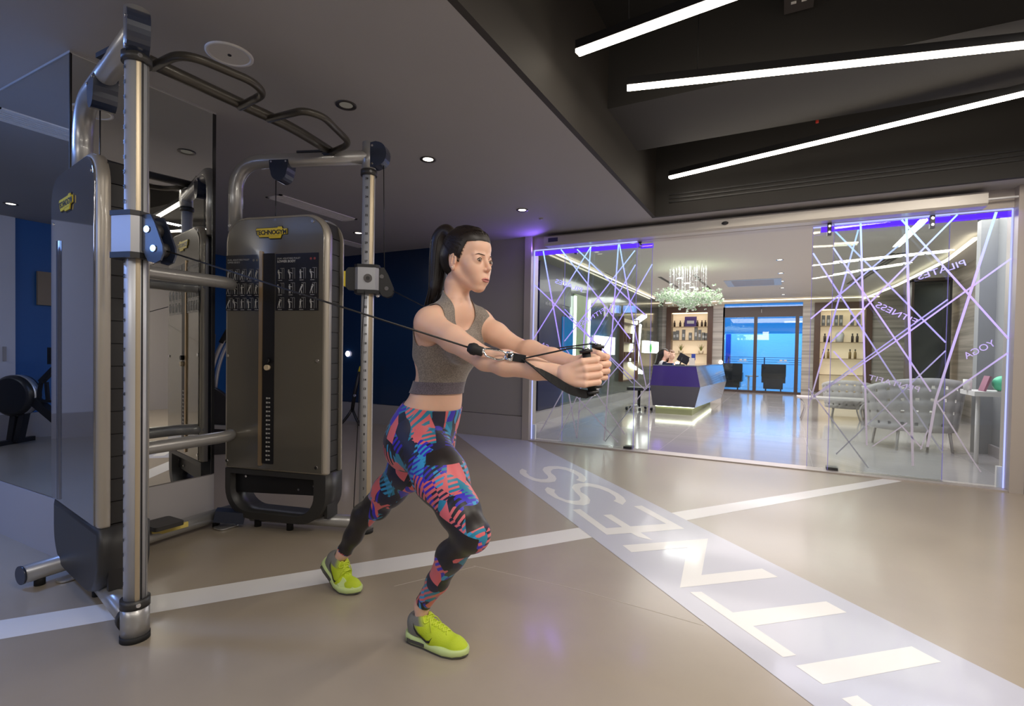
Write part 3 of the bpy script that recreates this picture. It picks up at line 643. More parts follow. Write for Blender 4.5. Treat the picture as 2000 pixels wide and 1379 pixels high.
    mbuild(MB().tube([P+Vector((0, 0, .012)), P+Vector((0, 0, .145))], .048, 32), 'pole_foot', M_tube)
    mbuild(MB().tube([P, P+Vector((0, 0, .024))], .0505, 32), 'foot_ring', M_rubber)
    for z in (.130, 2.235): mbuild(MB().tube([P+Vector((0, 0, z)), P+Vector((0, 0, z+.035))], .050, 32), 'collar', M_shroud)
    for z in (.148, 2.252):
        a = P+Vector((math.cos(cam_a+.2)*.049, math.sin(cam_a+.2)*.049, z)); dd = Vector((math.cos(cam_a+.2), math.sin(cam_a+.2), 0)); mbuild(MB().cyl(a, a+dd*.004, .008, 12), 'collar_bolt', M_chrome)
    a = P+Vector((0, 0, .062))+D*.06; mbuild(MB().tube([a-D*.02, a+D*.012], .050, 20), 'tube_clamp', M_shroud)
    # position numbers on the pole
    nm = MB(); na = cam_a-.30 if S == 'R' else cam_a-1.22
    Nd = Vector((math.cos(na), math.sin(na), 0)); Nx = Vector((-math.sin(na), math.cos(na), 0))
    mesh_parts = []
    for k in range(1, 37):
        z = .175+k*.0565
        if z > 2.22: break
        me = text_mesh(str(k), .019, .0003, bold=.0005); me.transform(frame_M(OFF @ (P+Nd*(r0+.0018)+Vector((0, 0, z))), Nx, (0, 0, 1)))
        b0 = len(nm.v); nm.v += [tuple(v.co) for v in me.vertices]
        for p_ in me.polygons: nm.f.append(tuple(b0+i for i in p_.vertices)); nm.sm.append(False); nm.mi.append(0)
    tag(nm.build('position_numbers', M_ink, mc), kind='stuff')
    # ---------------- top pulley covers
    F2 = lambda u, v, h, A, X: A+X*u+Vector((0, 0, v))+X.cross(Vector((0, 0, 1)))*h
    Xo = -D if S == 'R' else Vector((.93, -.37, 0)).normalized()
    A_ = P+Vector((0, 0, 2.355 if S == 'R' else 2.335))
    dsh_ = [(.0, .075), (.035, .082)]+[(.05+.055*math.sin(t), .005+.072*math.cos(t)) for t in [math.radians(x) for x in range(10, 180, 15)]]+[(.035, -.075), (.0, -.075)]
    if S == 'R': dsh_ = [(u+.02, v) for u, v in dsh_]
    mbuild(MB().prism(dsh_, -.036, .036, lambda u, v, h: F2(u, v, h, A_, Xo)), 'pulley_cover', M_cover)
    for v in (.055, -.055):
        a = F2(.035, v, .036, A_, Xo); n_ = Xo.cross(Vector((0, 0, 1))); mbuild(MB().cyl(a, a+n_*.004, .007, 12), 'cover_bolt', M_chrome)
    B_ = P.lerp(Q, .64 if S == 'R' else .57)+Vector((0, 0, za-.028)); Xb = D
    d2 = [(-.065, .02), (.065, .02), (.062, -.03)]+[(.055*math.cos(t), -.05-.062*math.sin(t)) for t in [math.radians(x) for x in range(0, 181, 20)]]+[(-.062, -.03)]
    mbuild(MB().prism(d2, -.045, .045, lambda u, v, h: F2(u, v, h, B_, Xb)), 'pulley_cover', M_cover)
    for u_ in (-.05, .05):
        a = F2(u_, .008, -.045, B_, Xb); n_ = Xb.cross(Vector((0, 0, 1))); mbuild(MB().cyl(a, a-n_*.004, .006, 10), 'cover_bolt', M_chrome); a = F2(u_, .008, .045, B_, Xb); mbuild(MB().cyl(a, a+n_*.004, .006, 10), 'cover_bolt', M_chrome)
    a = B_+Xb*.045+Vector((0, 0, -.05)); mbuild(MB().tube([a, a+Vector((0, 0, -.45))], .003, 6), 'cable', M_ink)
    # ---------------- trolley
    zt_ = 1.575 if S == 'L' else 1.592
    if S == 'L': X = Vector((.965, .262, 0)).normalized()
    else: X = Vector((.80, .60, 0)).normalized()
    Yn = X.cross(Vector((0, 0, 1)))
    TF = lambda u, v, h: P+X*u+Yn*v+Vector((0, 0, zt_+h))
    bx = [(-.062, -.04), (-.045, -.062), (.045, -.062), (.062, -.04), (.062, .04), (.045, .062), (-.045, .062), (-.062, .04)]
    if S == 'R': bx = [(x*1.15, y*1.05) for x, y in bx]
    mbuild(MB().prism(bx, -.072, .070, TF), 'trolley_body', mat('trolley_silver', (.46, .47, .50), .34, metal=.5) if 'trolley_silver' not in MATS else MATS['trolley_silver'])
    bx2 = [(x*1.06, y*1.06) for x, y in bx]
    mbuild(MB().prism(bx2, .068, .086, TF), 'trolley_cap', M_black); mbuild(MB().prism(bx2, -.092, -.070, TF), 'trolley_cap', M_black)
    side_dir = Vector((-P.x, -P.y, 0)).normalized()
    kd = side_dir if S == 'R' else (side_dir*.45-X*.90).normalized()
    a = P+kd*.060+Vector((0, 0, zt_)); mbuild(MB().cyl(a, a+kd*.012, .026, 24), 'locking_knob', M_chrome); mbuild(MB().cyl(a+kd*.012, a+kd*.014, .012, 16), 'knob_centre', M_ink)
    gp = [(-.13, -.05), (-.115, -.068), (-.06, -.072), (-.06, .072), (-.115, .068), (-.13, .05)]
    if S == 'R':
        mbuild(MB().prism([(x, y) for x, y in gp], -.026, .026, lambda u, v, h: TF(u, h, v)), 'grip_lever', M_black)
        mbuild(MB().prism([(-.142, -.048), (-.128, -.048), (-.128, .045), (-.142, .045)], -.024, .024, lambda u, v, h: TF(u, h, v)), 'yellow_pad', M_yellow)
    cheek = [(.045, .074), (.102, .074), (.122, .040), (.158, -.045), (.160, -.075), (.148, -.100), (.122, -.110), (.092, -.102), (.078, -.082), (.070, -.062), (.045, -.062)]
    for h in (-.030, .024):
        mbuild(MB().prism(cheek, h, h+.008, lambda u, v, h_: TF(u, h_, v)), 'pulley_cheek', M_cover if S == 'L' else M_black)
        for (u_, v_) in ((.088, .018), (.118, -.055)):
            hh = h if h < 0 else h+.008; sg = -1 if h < 0 else 1
            mbuild(MB().cyl(TF(u_, hh, v_), TF(u_, hh+.004*sg, v_), .013, 16), 'pulley_bolt', M_chrome)
    for (u_, v_) in ((.088, .018), (.118, -.055)): mbuild(MB().cyl(TF(u_, -.014, v_), TF(u_, .014, v_), .028, 20), 'pulley_wheel', M_shroud)
    mbuild(MB().ball(TF(.060, -.01, -.095), .014, 10), 'cable_stop', M_chrome)
    if S == 'R':
        a = P+Xo*.095; mbuild(MB().tube([a+Vector((0, 0, 2.33)), TF(.10, 0, .06)], .0028, 6), 'cable', M_ink)
        b = TF(.04, .10, -.08); mbuild(MB().tube([TF(-.01, .07, -.08), Vector((P.x-.07, P.y-.03, .12))], .0028, 6), 'cable', M_ink)
# rear cross tubes
for z, sag in ((1.55, 0), (.60, 0)):
    a, b = SPINE['L']+Vector((.02, .03, z)), SPINE['R']+Vector((.03, -.03, z)); m1 = a+Vector((.10, .07, 0)); m2 = b+Vector((.10, -.10, 0))
    mbuild(MB().tube(arc_pts([a, m1, m2, b], .06, 5), .036, 16), 'cross_tube', M_tube)
c0, c1 = Vector((-3.115, 1.015, .072)), Vector((-3.205, 2.12, .072))
mbuild(MB().tube([c0, c1], .042, 20), 'base_tube', M_tube)
mbuild(MB().cyl(c0, c0-(c1-c0).normalized()*.008, .0435, 20), 'end_cap', M_cover)
for t_ in (.06, .88): p = c0.lerp(c1, t_); mbuild(MB().cyl((p.x, p.y, 0), (p.x, p.y, .05), .022, 14), 'foot', M_rubber)
p = c0.lerp(c1, .16)+Vector((.06, 0, 0)); mbuild(MB().prism(rrect(.07, .13, .03, 5, p.x, p.y), .004, .012, lambda u, v, h: (u, v, h)), 'floor_bracket', M_alu); mbuild(MB().cyl((p.x, p.y, .012), (p.x, p.y, .02), .012, 10), 'bracket_bolt', M_chrome)
p = c0.lerp(c1, .90)+Vector((.07, 0, 0)); mbuild(MB().prism(rrect(.10, .13, .03, 5, p.x, p.y), .004, .012, lambda u, v, h: (u, v, h)), 'floor_bracket', M_alu)
mbuild(MB().bar(c0.lerp(c1, .85)+Vector((.04, 0, .02)), SPINE['R']+Vector((.12, .0, .06)), .09, .07), 'joint_bracket', M_cover)
p = c0.lerp(c1, .56); mbuild(MB().prism(rrect(.17, .16, .02, 4, p.x+.03, p.y), .118, .142, lambda u, v, h: (u, v, h)), 'foot_plate', M_shroud)
mbuild(MB().bar((p.x+.036, p.y-.06, .09), (p.x+.036, p.y+.14, .09), .012, .03), 'warning_sticker', mat('sticker_yellow', (.72, .58, .15), .4))
mbuild(MB().box((p.x-.01, p.y-.01, .06), (p.x+.03, p.y+.02, .12)), 'plate_stem', M_shroud)
for S in 'LR':
    q = TOW[S]; 
# pull-up bar with its two grip loops
zb_ = 2.392
mbuild(MB().tube(arc_pts([(-2.47, 1.10, zb_), (-2.465, 1.65, zb_), (-2.46, 1.95, zb_), (-2.535, 2.30, zb_)], .3, 8), .028, 16), 'pull_up_bar', M_bronze)
lz = 2.375
mbuild(MB().tube(arc_pts([(-2.475, 1.24, lz), (-2.23, 1.235, lz), (-2.18, 1.52, lz), (-2.235, 1.615, lz), (-2.47, 1.645, lz)], .10, 8), .0185, 14), 'grip_loop', M_bronze)
mbuild(MB().tube(arc_pts([(-2.46, 1.80, lz), (-2.20, 1.815, lz), (-2.165, 1.91, lz), (-2.30, 2.235, lz), (-2.52, 2.275, lz)], .09, 8), .0185, 14), 'grip_loop', M_bronze)
for (x, y) in ((-2.505, 1.12), (-2.56, 2.305)):
    mbuild(MB().box((x-.07, y-.045, zb_-.035), (x+.07, y+.045, zb_-.015)), 'bar_bracket', M_ink)
    for dx in (-.05, .05): mbuild(MB().cyl((x+dx, y, zb_-.02), (x+dx, y, zb_+.02), .008, 10), 'bracket_bolt', M_chrome)
# ================================================================== reception hall behind the glass
WX = -3.72; ZR = 2.98; YBK = 18.0
def stone_mat(name, c1, c2, sc):
    m = mat(name, c1, .25); nt = m.node_tree; b = nt.nodes['Principled BSDF']; N = nt.nodes.new; L = nt.links.new
    tc = N('ShaderNodeTexCoord'); mp = N('ShaderNodeMapping'); mp.inputs['Scale'].default_value = (.25, .25, sc); n = N('ShaderNodeTexNoise'); n.inputs['Scale'].default_value = 1.5; n.inputs['Detail'].default_value = 7
    cr = N('ShaderNodeValToRGB'); cr.color_ramp.elements[0].color = (*c1, 1); cr.color_ramp.elements[1].color = (*c2, 1); cr.color_ramp.elements[0].position = .35; cr.color_ramp.elements[1].position = .65
    L(tc.outputs['Object'], mp.inputs[0]); L(mp.outputs[0], n.inputs['Vector']); L(n.outputs['Fac'], cr.inputs[0]); L(cr.outputs[0], b.inputs['Base Color']); return m
M_stone = stone_mat('wall_stone_striped', (.26, .24, .21), (.46, .42, .37), 9)
M_dkglass = mat('wall_dark_green_glass', (.055, .07, .06), .14, spec=.8, coat=.4)
M_wood = mat('wood_dark_brown', (.085, .04, .022), .35, var=(4, .2))
M_niche = mat('niche_cream', (.80, .66, .45), .6)
M_rceil = mat('reception_ceiling_paint', (.60, .56, .51), .7)
tag(MB().box((-4.2, GY+.13, ZR), (6.2, 18.3, ZR+.1)).build('ceiling', M_rceil), kind='structure')
def rwall(n_, a, b, m): return tag(MB().box(a, b).build(n_, m), kind='structure')
rwall('wall_reception_left', (WX-.2, 6.2, 0), (WX, YBK, ZR), M_dkglass)
rwall('wall_reception_left_front', (WX, 6.2, 0), (-3.02, 6.28, ZR), M_wall)
rwall('baseboard_reception_left', (WX, 6.2, 0), (WX+.16, 13.2, .16), M_plinth); rwall('baseboard_reception_left_far', (WX, 13.4, 0), (WX+.1, YBK, .16), M_plinth)
X1 = at_z(1960, 900).x; X2 = at_z(1906, 886).x; YS = at_z(1906, 886).y
rwall('wall_reception_right_near', (X1, 6.2, 0), (X1+.2, YS, ZR), mat('wall_pale_grey', (.27, .28, .285), .5))
rwall('wall_reception_right', (X2-.02, YS, 0), (X1+.2, YS+.15, ZR), MATS['wall_pale_grey'])
rwall('wall_reception_right_mid', (X2+.9, YS+.15, 0), (X2+1.1, YBK, ZR), M_stone)
rwall('baseboard_reception_right', (X1-.03, 6.2, 0), (X1, YS, .13), M_plinth)
rwall('wall_reception_front_right', (X1, 6.1, 0), (6.2, 6.2, ZR), MATS['wall_pale_grey'])
# back wall with openings
for k, (x0, x1, z0, z1) in enumerate(((-4.2, -3.57, 0, ZR), (-3.57, -2.08, 0, .72), (-2.08, -1.74, 0, ZR), (-3.57, -2.08, 2.80, ZR), (-1.74, .50, 2.86, ZR), (.50, .81, 0, ZR), (.81, 2.26, 2.82, ZR), (2.26, 6.2, 0, ZR), (.81, 2.26, 0, .12))):
    rwall('wall_reception_back' if k == 0 else 'wall_reception_back.%03d' % k, (x0, YBK, z0), (x1, YBK+.25, z1), M_stone)
M_cove = emis('cove_led', (1.0, .86, .66), 5)
tag(MB().box((WX+.06, 6.7, 2.93), (WX+.085, 16.4, 2.95)).build('cove_light', M_cove), 'long cove light line along the left reception wall', 'light')
tag(MB().box((WX+.1, YBK-.10, 2.93), (2.4, YBK-.06, 2.955)).build('cove_light', emis('cove_led_soft', (1.0, .84, .6), 3.0)), 'cove light line above the back wall of the reception', 'light')
cv = [at_z(x, y, 2.9) for x, y in ((1665, 592), (1752, 557), (1850, 508), (1905, 466), (1975, 460))]
tag(MB().tube(cv, .035, 8, sq=.6).build('cove_light', emis('cove_led_mid', (1.0, .88, .68), 4.0)), 'bent cove light line across the right part of the reception ceiling', 'light')
tr = MB()
for a, b in (((1655, 555), (1745, 495)), ((1662, 555), (1755, 495)), ((1670, 555), (1765, 494))):
    tr.bar(at_z(*a, ZR-.004), at_z(*b, ZR-.004), .05, .008)
tag(tr.build('ceiling_slot_vent', M_black), 'three parallel black slots in the reception ceiling, right side', 'vent')
for a, b, l in (((1180, 533), (1268, 580), 'dark slot in the ceiling beside the long cove light'), ((1356, 537), (1398, 575), 'thin dark slot in the ceiling right of the hanging flowers'), ((1288, 541), (1325, 562), 'thin dark slot in the ceiling left of the hanging flowers')):
    tag(MB().bar(at_z(*a, ZR-.004), at_z(*b, ZR-.004), .07, .008).build('ceiling_slot_vent', M_black), l, 'vent')
ac = empty('ceiling_cassette', at_z(1471, 552, ZR), 0, 'pale rectangular air cassette in the reception ceiling', 'vent')
MB().box((-.62, -.6, -.012), (.62, .6, 0)).build('frame', mat('cassette_blue_white', (.45, .52, .62), .4), ac); MB().box((-.46, -.5, -.016), (.46, .5, -.010)).build('grid', M_plinth, ac)
for k, (x, y) in enumerate(((1523, 507), (1525, 533), (1527, 549), (1528, 562), (1530, 575))):
    q = at_z(x, y, ZR); r = empty('downlight', q, 0, 'small reception downlight, %s in the row before the terrace doors' % ('nearest', 'second', 'third', 'fourth', 'farthest')[k], 'light', 'reception downlights in a row')
    MB().lathe([(.04, 0), (.065, 0), (.065, -.01), (.04, -.006)], n=14).build('ring', M_chrome, r); MB().lathe([(.001, -.004), (.042, -.004)], n=12).build('lamp', emis('rec_glow', (1, .92, .8), 5) if 'rec_glow' not in bpy.data.materials else bpy.data.materials['rec_glow'], r)
# left wall furniture
def lw(a, b, d=.03, m=None, nm='panel', par=None):
    """box on the left reception wall spanned by two image points"""
    p, q = at_x(*a, WX), at_x(*b, WX); return MB().box((WX+.004, p.y, p.z), (WX+d, q.y, q.z)).build(nm, m, par)
o = MB().box((WX, 7.85, .17), (WX+.05, 8.87, 2.72)).build('wall_display', mat('display_navy', (.012, .012, .05), .35, coat=.2)); tag(o, 'tall black display panel behind the left glass, faint white text', 'sign')
text_obj('display_text', 'IVE HEALTH', .085, frame_M((WX+.052, 8.30, 2.02), (0, 1, 0), (0, 0, 1)), M_print, o)
o = lw((1093, 618), (1113, 700), .06, mat('screen_blue', (.0, .08, .2), .2, emit=(.0, .16, .45), es=.5), 'wall_screen'); tag(o, 'dim blue screen panel beside the tall black display', 'screen')
lit = empty('lit_wall_frame', (WX, 10.0, 1.5), 0, 'two tall vertical white led bars with a green-white panel between', 'light')
M_led = emis('led_cool', (.95, 1.0, .92), 5)
for y0, y1 in ((9.52, 9.58), (10.36, 10.42)): MB().box((.02, y0-10, -.45), (.06, y1-10, .80)).build('led_bar', M_led, lit)
MB().box((0, 9.58-10, -.5), (.03, 10.36-10, .85)).build('back_panel', mat('panel_pale_green', (.35, .42, .22), .35), lit)
for (a, b, l) in (((1160, 655), (1197, 693), 'bright white lit display box behind the woman\'s hands'), ((1257, 665), (1283, 690), 'small white lit display box with a green figure')):
    o = lw(a, b, .05, emis('screen_white', (1, 1, .97), 3.2), 'light_box'); tag(o, l, 'display')
    if b[0] > 1250:
        p = at_x(1267, 679, WX); MB().ball((WX+.06, p.y, p.z-.02), .12, 10, (.2, 1.1, 1.3)).build('green_figure', emis('figure_green', (.12, .8, .05), 1.2), o)
hx = [at_x(x, y, WX+.05) for x, y in ((1262, 617), (1238, 634), (1230, 712), (1254, 728))]
he = empty('led_frame', (0, 0, 0), 0, 'slanted frame of white led bars on the left reception wall', 'light')
for i in range(3): MB().bar(hx[i], hx[i+1], .05, .09).build('led_bar', M_led, he)
a, b = at_x(1251, 634, WX+.05), at_x(1244, 712, WX+.05); MB().bar(a, b, .05, .09).build('led_bar', M_led, he)
sh = empty('wall_shelving', (WX, 13.6, 0), 0, 'narrow lit wood shelving on the left reception wall', 'shelf')
MB().box((0, -.75, .45), (.01, .75, 2.1)).build('back', M_niche, sh)
for z in (.45, .95, 1.45, 1.95): MB().box((.01, -.75, z), (.10, .75, z+.03)).build('shelf_board', M_wood, sh)
for y in (-.77, .74): MB().box((0, y, .45), (.11, y+.03, 2.13)).build('side', M_wood, sh)
for k in range(8): tag(MB().box((WX+.02, 13.1+(k % 4)*.3, .98+(k//4)*.5), (WX+.09, 13.2+(k % 4)*.3, 1.22+(k//4)*.5)).build('product_box', M_wood), 'small dark box, %s on the %s board of the narrow wall shelving' % (ORD[k % 4], ('lower', 'upper')[k//4]), 'box', 'boxes on the left wall shelving')
o = lw((1093, 555), (1113, 600), .02, mat('panel_sparkle', (.10, .12, .10), .3, bump=(80, .5)), 'wall_panel'); tag(o, 'speckled grey panel above the blue screen', 'panel')
# niches in the back wall
M_shelfglass = mat('shelf_edge', (.35, .25, .14), .3)
def niche(x0, x1, z0, z1, n, lab):
    r = empty('display_niche', ((x0+x1)/2, YBK, z0), 0, lab, 'shelf'); w_ = (x1-x0)/2; h = z1-z0
    for (a, b) in (((-w_, -.06, 0), (-w_+.16, .3, h)), ((w_-.16, -.06, 0), (w_, .3, h)), ((-w_+.16, -.06, h-.2), (w_-.16, .3, h))): MB().box(a, b).build('frame', M_wood, r)
    MB().box((-w_+.16, .28, 0), (w_-.16, .3, h-.2)).build('back', mat('niche_back', (.78, .64, .46), .6, emit=(1, .76, .48), es=.42) if 'niche_back' not in MATS else MATS['niche_back'], r)  # back board emits a little, imitating warm light inside the niche
    zs = []
    for k in range(n):
        z = .02+(h-.25)*k/n; MB().box((-w_+.16, 0, z), (w_-.16, .28, z+.02)).build('shelf_board', M_shelfglass, r); zs.append(z0+z+.02)
    MB().box((-w_+.18, .0, h-.23), (w_-.18, .05, h-.21)).build('led_bar', emis('niche_led', (1, .8, .5), 5) if 'niche_led' not in bpy.data.materials else bpy.data.materials['niche_led'], r)
    return zs
zs1 = niche(-3.57, -2.08, .72, 2.80, 4, 'lit wooden display niche behind the reception desk'); zs2 = niche(.81, 2.26, .12, 2.82, 5, 'lit wooden display niche right of the terrace doors')
M_bot = [mat('bottle_brown', (.05, .03, .02), .2), mat('box_grey', (.16, .16, .15), .5), mat('bottle_gold', (.30, .20, .06), .3), mat('bottle_violet', (.06, .03, .16), .3)]
def bottle(x, z, h, m, lab, grp, bx=False, w_=.035):
    r = empty('product_box' if bx else 'bottle', (x, YBK+.12, z), 0, lab, 'box' if bx else 'bottle', grp)
    if bx: MB().box((-w_, -.04, 0), (w_, .04, h)).build('carton', m, r); MB().box((-w_*.6, -.043, h*.3), (w_*.6, -.040, h*.6)).build('print', M_print, r)
    else:
        MB().lathe([(.001, 0), (w_, 0), (w_, h*.65), (w_*.4, h*.78), (w_*.4, h*.86)], n=10).build('body', m, r); MB().lathe([(w_*.55, h*.84), (w_*.55, h), (.001, h)], n=10).build('cap', M_black, r)
for k, x in enumerate((-3.33, -3.14, -2.99, -2.58, -2.44, -2.33)): bottle(x, zs1[3], .21, M_bot[0], 'dark bottle, %s from the left on the top shelf behind the reception desk' % ORD[k], 'bottles on the desk niche top shelf')
for k, (x, h) in enumerate(((-3.32, .3), (-3.22, .33), (-3.02, .36), (-2.80, .26), (-2.62, .44), (-2.50, .35), (-2.38, .26), (-2.30, .24))): bottle(x, zs1[2], h, M_bot[1], 'grey carton, %s from the left on the middle shelf behind the desk' % ORD[k], 'cartons on the desk niche middle shelf', True, .05)
bottle(-2.80, zs1[3], .34, M_bot[3], 'wide dark violet picture box between the bottles on the top niche shelf', 'violet box', True, .19)
for k, x in enumerate((1.05, 1.18, 1.38, 1.50, 1.78, 1.94)): bottle(x, zs2[4], .32, M_bot[1], 'grey carton, %s from the left on the top shelf of the right niche' % ORD[k], 'cartons on the right niche top shelf', True, .045)
for k, x in enumerate((1.10, 1.20, 1.80, 1.92)): bottle(x, zs2[3], .26, M_bot[0], 'dark bottle, %s from the left on the right niche shelf with the vase' % ORD[k], 'bottles on the right niche second shelf')
for k, x in enumerate((1.08, 1.20, 1.75, 1.88)): bottle(x, zs2[2], .28, M_bot[2], 'gold bottle, %s from the left on the third shelf of the right niche' % ORD[k], 'gold bottles on the right niche third shelf')
wb_ = empty('white_bowl', (1.48, YBK+.12, zs2[3]), 0, 'white dome vase in the middle of the right niche', 'vase'); MB().lathe([(.001, 0), (.10, 0), (.11, .16), (.12, .20), (.10, .27), (.05, .31), (.001, .32)], n=16).build('body', M_white, wb_)
def grass(x, y, z, lab):
    r = empty('potted_grass', (x, y, z), 0, lab, 'plant'); MB().lathe([(.001, 0), (.07, 0), (.09, .1), (.08, .1), (.001, .09)], n=12).build('pot', M_niche, r)
    q = MB(); rr = random.Random(3)
    for k in range(26):
        a = rr.uniform(0, 6.28); l_ = rr.uniform(.15, .3); d = Vector((math.cos(a)*rr.uniform(.2, .7), math.sin(a)*.4, 1)).normalized(); s_ = Vector((-math.sin(a), math.cos(a), 0))*.008
        b0 = Vector((0, 0, .09)); q.add([b0-s_, b0+s_, b0+d*l_*.6+s_, b0+d*l_+Vector((0, 0, -.03)), b0+d*l_*.6-s_], [(0, 1, 2, 3, 4)])
    q.build('leaves', mat('grass_green', (.20, .22, .04), .5) if 'grass_green' not in MATS else MATS['grass_green'], r)
grass(-2.45, YBK+.12, zs1[1], 'small yellow-green grass plant on the right of the lowest desk niche shelf'); grass(-3.1, YBK+.12, zs1[1], 'small grass plant on the left of the lowest desk niche shelf')
# terrace doors
M_door = mat('door_frame_brown', (.055, .035, .028), .35)
d = MB().box((-1.74, YBK, 2.42), (.50, YBK+.12, 2.74)).box((-1.74, YBK, .0), (.50, YBK+.12, .07)).box((-1.77, YBK, 0), (-1.72, YBK+.12, 2.75)).build('door_1', M_door); tag(d, kind='structure')
for x in (-.80, .36): MB().box((x-.05, YBK, .07), (x+.05, YBK+.1, 2.42)).build('door_frame', M_door, d)
for (x0, x1) in ((-1.72, -.85), (-.75, .31), (.41, .5)): MB().box((x0, YBK+.04, .07), (x1, YBK+.05, 2.42)).build('pane', M_glass, d)
MB().box((-1.72, YBK+.04, 2.74), (.5, YBK+.05, 2.86)).build('pane', M_glass, d)
MB().box((-.67, YBK-.05, 2.66), (-.63, YBK, 2.74)).build('door_sensor', M_black, d); MB().box((-.645, YBK-.03, 2.55), (-.635, YBK-.02, 2.68)).build('pull_cord', M_white, d)
for x in (-1.15, .0): 
    q = MB().box((x-.16, YBK+.035, .98), (x+.16, YBK+.038, .99)).box((x-.10, YBK+.035, 1.02), (x-.02, YBK+.038, 1.07)).box((x+.02, YBK+.035, 1.02), (x+.10, YBK+.038, 1.07)); q.build('door_sticker', M_print, d)
# terrace: rippled pale wall, railing, deck
m = mat('terrace_wall_rippled', (.42, .55, .66), .35); nt = m.node_tree; wv = nt.nodes.new('ShaderNodeTexWave'); wv.inputs['Scale'].default_value = 3; wv.inputs['Distortion'].default_value = 14; wv.bands_direction = 'Z'
bp = nt.nodes.new('ShaderNodeBump'); bp.inputs['Strength'].default_value = .9; tcc = nt.nodes.new('ShaderNodeTexCoord'); nt.links.new(tcc.outputs['Object'], wv.inputs[0]); nt.links.new(wv.outputs['Fac'], bp.inputs['Height']); nt.links.new(bp.outputs[0], nt.nodes['Principled BSDF'].inputs['Normal'])
tag(MB().box((-5, 22.0, 0), (6, 22.2, 2.05)).build('terrace_wall', m), 'pale rippled terrace wall lit blue behind the glass doors', 'wall')
tag(MB().box((-5, YBK+.25, -.1), (6, 22.2, 0)).build('terrace_deck', mat('deck_pale', (.4, .42, .45), .3)), 'pale terrace deck outside the glass doors', 'deck')
rl = empty('terrace_railing', (-.6, 20.6, 0), 0, 'dark horizontal railing outside the glass doors', 'railing')
for z in (.88, .96, 1.04, 1.12): MB().box((-3, -.02, z), (3, .02, z+.015)).build('rail', M_cover, rl)
for x in (-2.4, -1.2, 0, 1.2, 2.4): MB().box((x-.02, -.02, 0), (x+.02, .02, 1.13)).build('post', M_cover, rl)
tag(MB().box((-1.95, 21.0, 0), (-1.78, 21.2, 2.0)).build('terrace_post', mat('post_blue', (.01, .04, .25), .4)), 'blue post standing on the terrace behind the left door', 'post')
def lounge_chair(x, lab):
    r = empty('lounge_chair', (x, 18.75, 0), 0, lab, 'chair', 'dark lounge chairs by the terrace doors')
    MB().prism(rrect(.72, .42, .03, 3, 0, .70), -.03, .05, lambda u, v, h: (u, h, v)).build('backrest', M_black, r)
    MB().box((-.28, -.03, .10), (.28, .60, .50)).build('seat', M_black, r)
    for s_ in (-1, 1): MB().box((s_*.30-.05, 0, .30), (s_*.30+.05, .6, .60)).build('armrest', M_black, r); MB().box((s_*.22-.02, .02, 0), (s_*.22+.02, .06, .1)).build('leg', M_black, r)
lounge_chair(-1.56, 'dark lounge chair behind the left terrace door'); lounge_chair(-.27, 'dark lounge chair behind the right terrace door')
tb = empty('side_table', (-.92, 19.0, 0), 0, 'small round table between the two dark lounge chairs', 'table'); MB().cyl((0, 0, .48), (0, 0, .52), .20, 20).build('top', M_white, tb)
for x in (-.10, .10): MB().box((x-.03, -.03, 0), (x+.03, .03, .48)).build('leg', M_white, tb)
# reception desk
ds = empty('reception_desk', (-1.85, 10.1, 0), 0, 'dark faceted reception desk glowing at its foot', 'desk')
M_desk = mat('desk_gloss_dark', (.035, .035, .045), .16, coat=.8); M_desk_s = mat('desk_gloss_side', (.20, .22, .27), .12, metal=.4, coat=.8)
L_ = 3.0; pr = [(-.40, .16), (.39, .16), (.49, .56), (.40, .945), (-.40, .945), (-.44, .56)]; yo = {.16: .06, .56: -.02, .945: .04}
fpts = [(x, yo[z], z) for x, z in pr]; bpts = [(x+.18, L_, z) for x, z in pr]
MB().add(fpts, [(0, 5, 2, 1)]).build('front_lower', M_desk, ds); MB().add(fpts, [(5, 4, 3, 2)]).build('front_upper', mat('desk_violet_reflection', (.035, .02, .13), .2, coat=.6), ds)  # violet in the upper base colour stands for reflected LED light
MB().add(fpts+bpts, [(1, 2, 8, 7), (2, 3, 9, 8)]).build('side', M_desk_s, ds)
b2 = [(x, .30, z) for x, z in pr]; MB().add(fpts+b2, [(4, 5, 11, 10), (5, 0, 6, 11), (6, 7, 8, 9, 10, 11), (0, 1, 7, 6)]).build('front_body', M_desk, ds)
MB().box((.0, .30, .16), (.10, L_, .93)).box((.10, .3, .16), (.36, .32, .93)).box((.1, L_-.02, .16), (.5, L_, .93)).build('inner_side', M_desk, ds)
MB().prism([(-.41, .03), (.41, .03), (.59, L_), (.02, L_), (-.05, .34), (-.41, .34)], .945, .965, lambda u, v, h: (u, v, h)).build('worktop', M_desk_s, ds)
MB().box((-.36, .14, 0), (.33, .30, .16)).box((.05, .30, 0), (.33, L_-.1, .16)).build('kick_base', mat('kick_olive', (.30, .32, .16), .5), ds)
MB().box((-.36, .12, .145), (.34, .14, .158)).box((.34, .12, .145), (.36, L_-.1, .158)).build('led_strip', emis('led_desk', (.95, 1, .75), 7), ds)
mo = empty('monitor', (-1.78, 10.62-.28, .965), 0, 'dark monitor with blue glow standing on the reception desk', 'monitor')
MB().box((-.11, -.010, .06), (.11, .010, .22), Matrix.Rotation(.5, 4, 'Y')).build('screen', M_black, mo); MB().lathe([(.001, 0), (.09, 0), (.09, .012), (.001, .014)], n=14).build('foot', M_black, mo); MB().cyl((0, 0, .01), (.04, 0, .15), .012, 8).build('stem', M_black, mo)
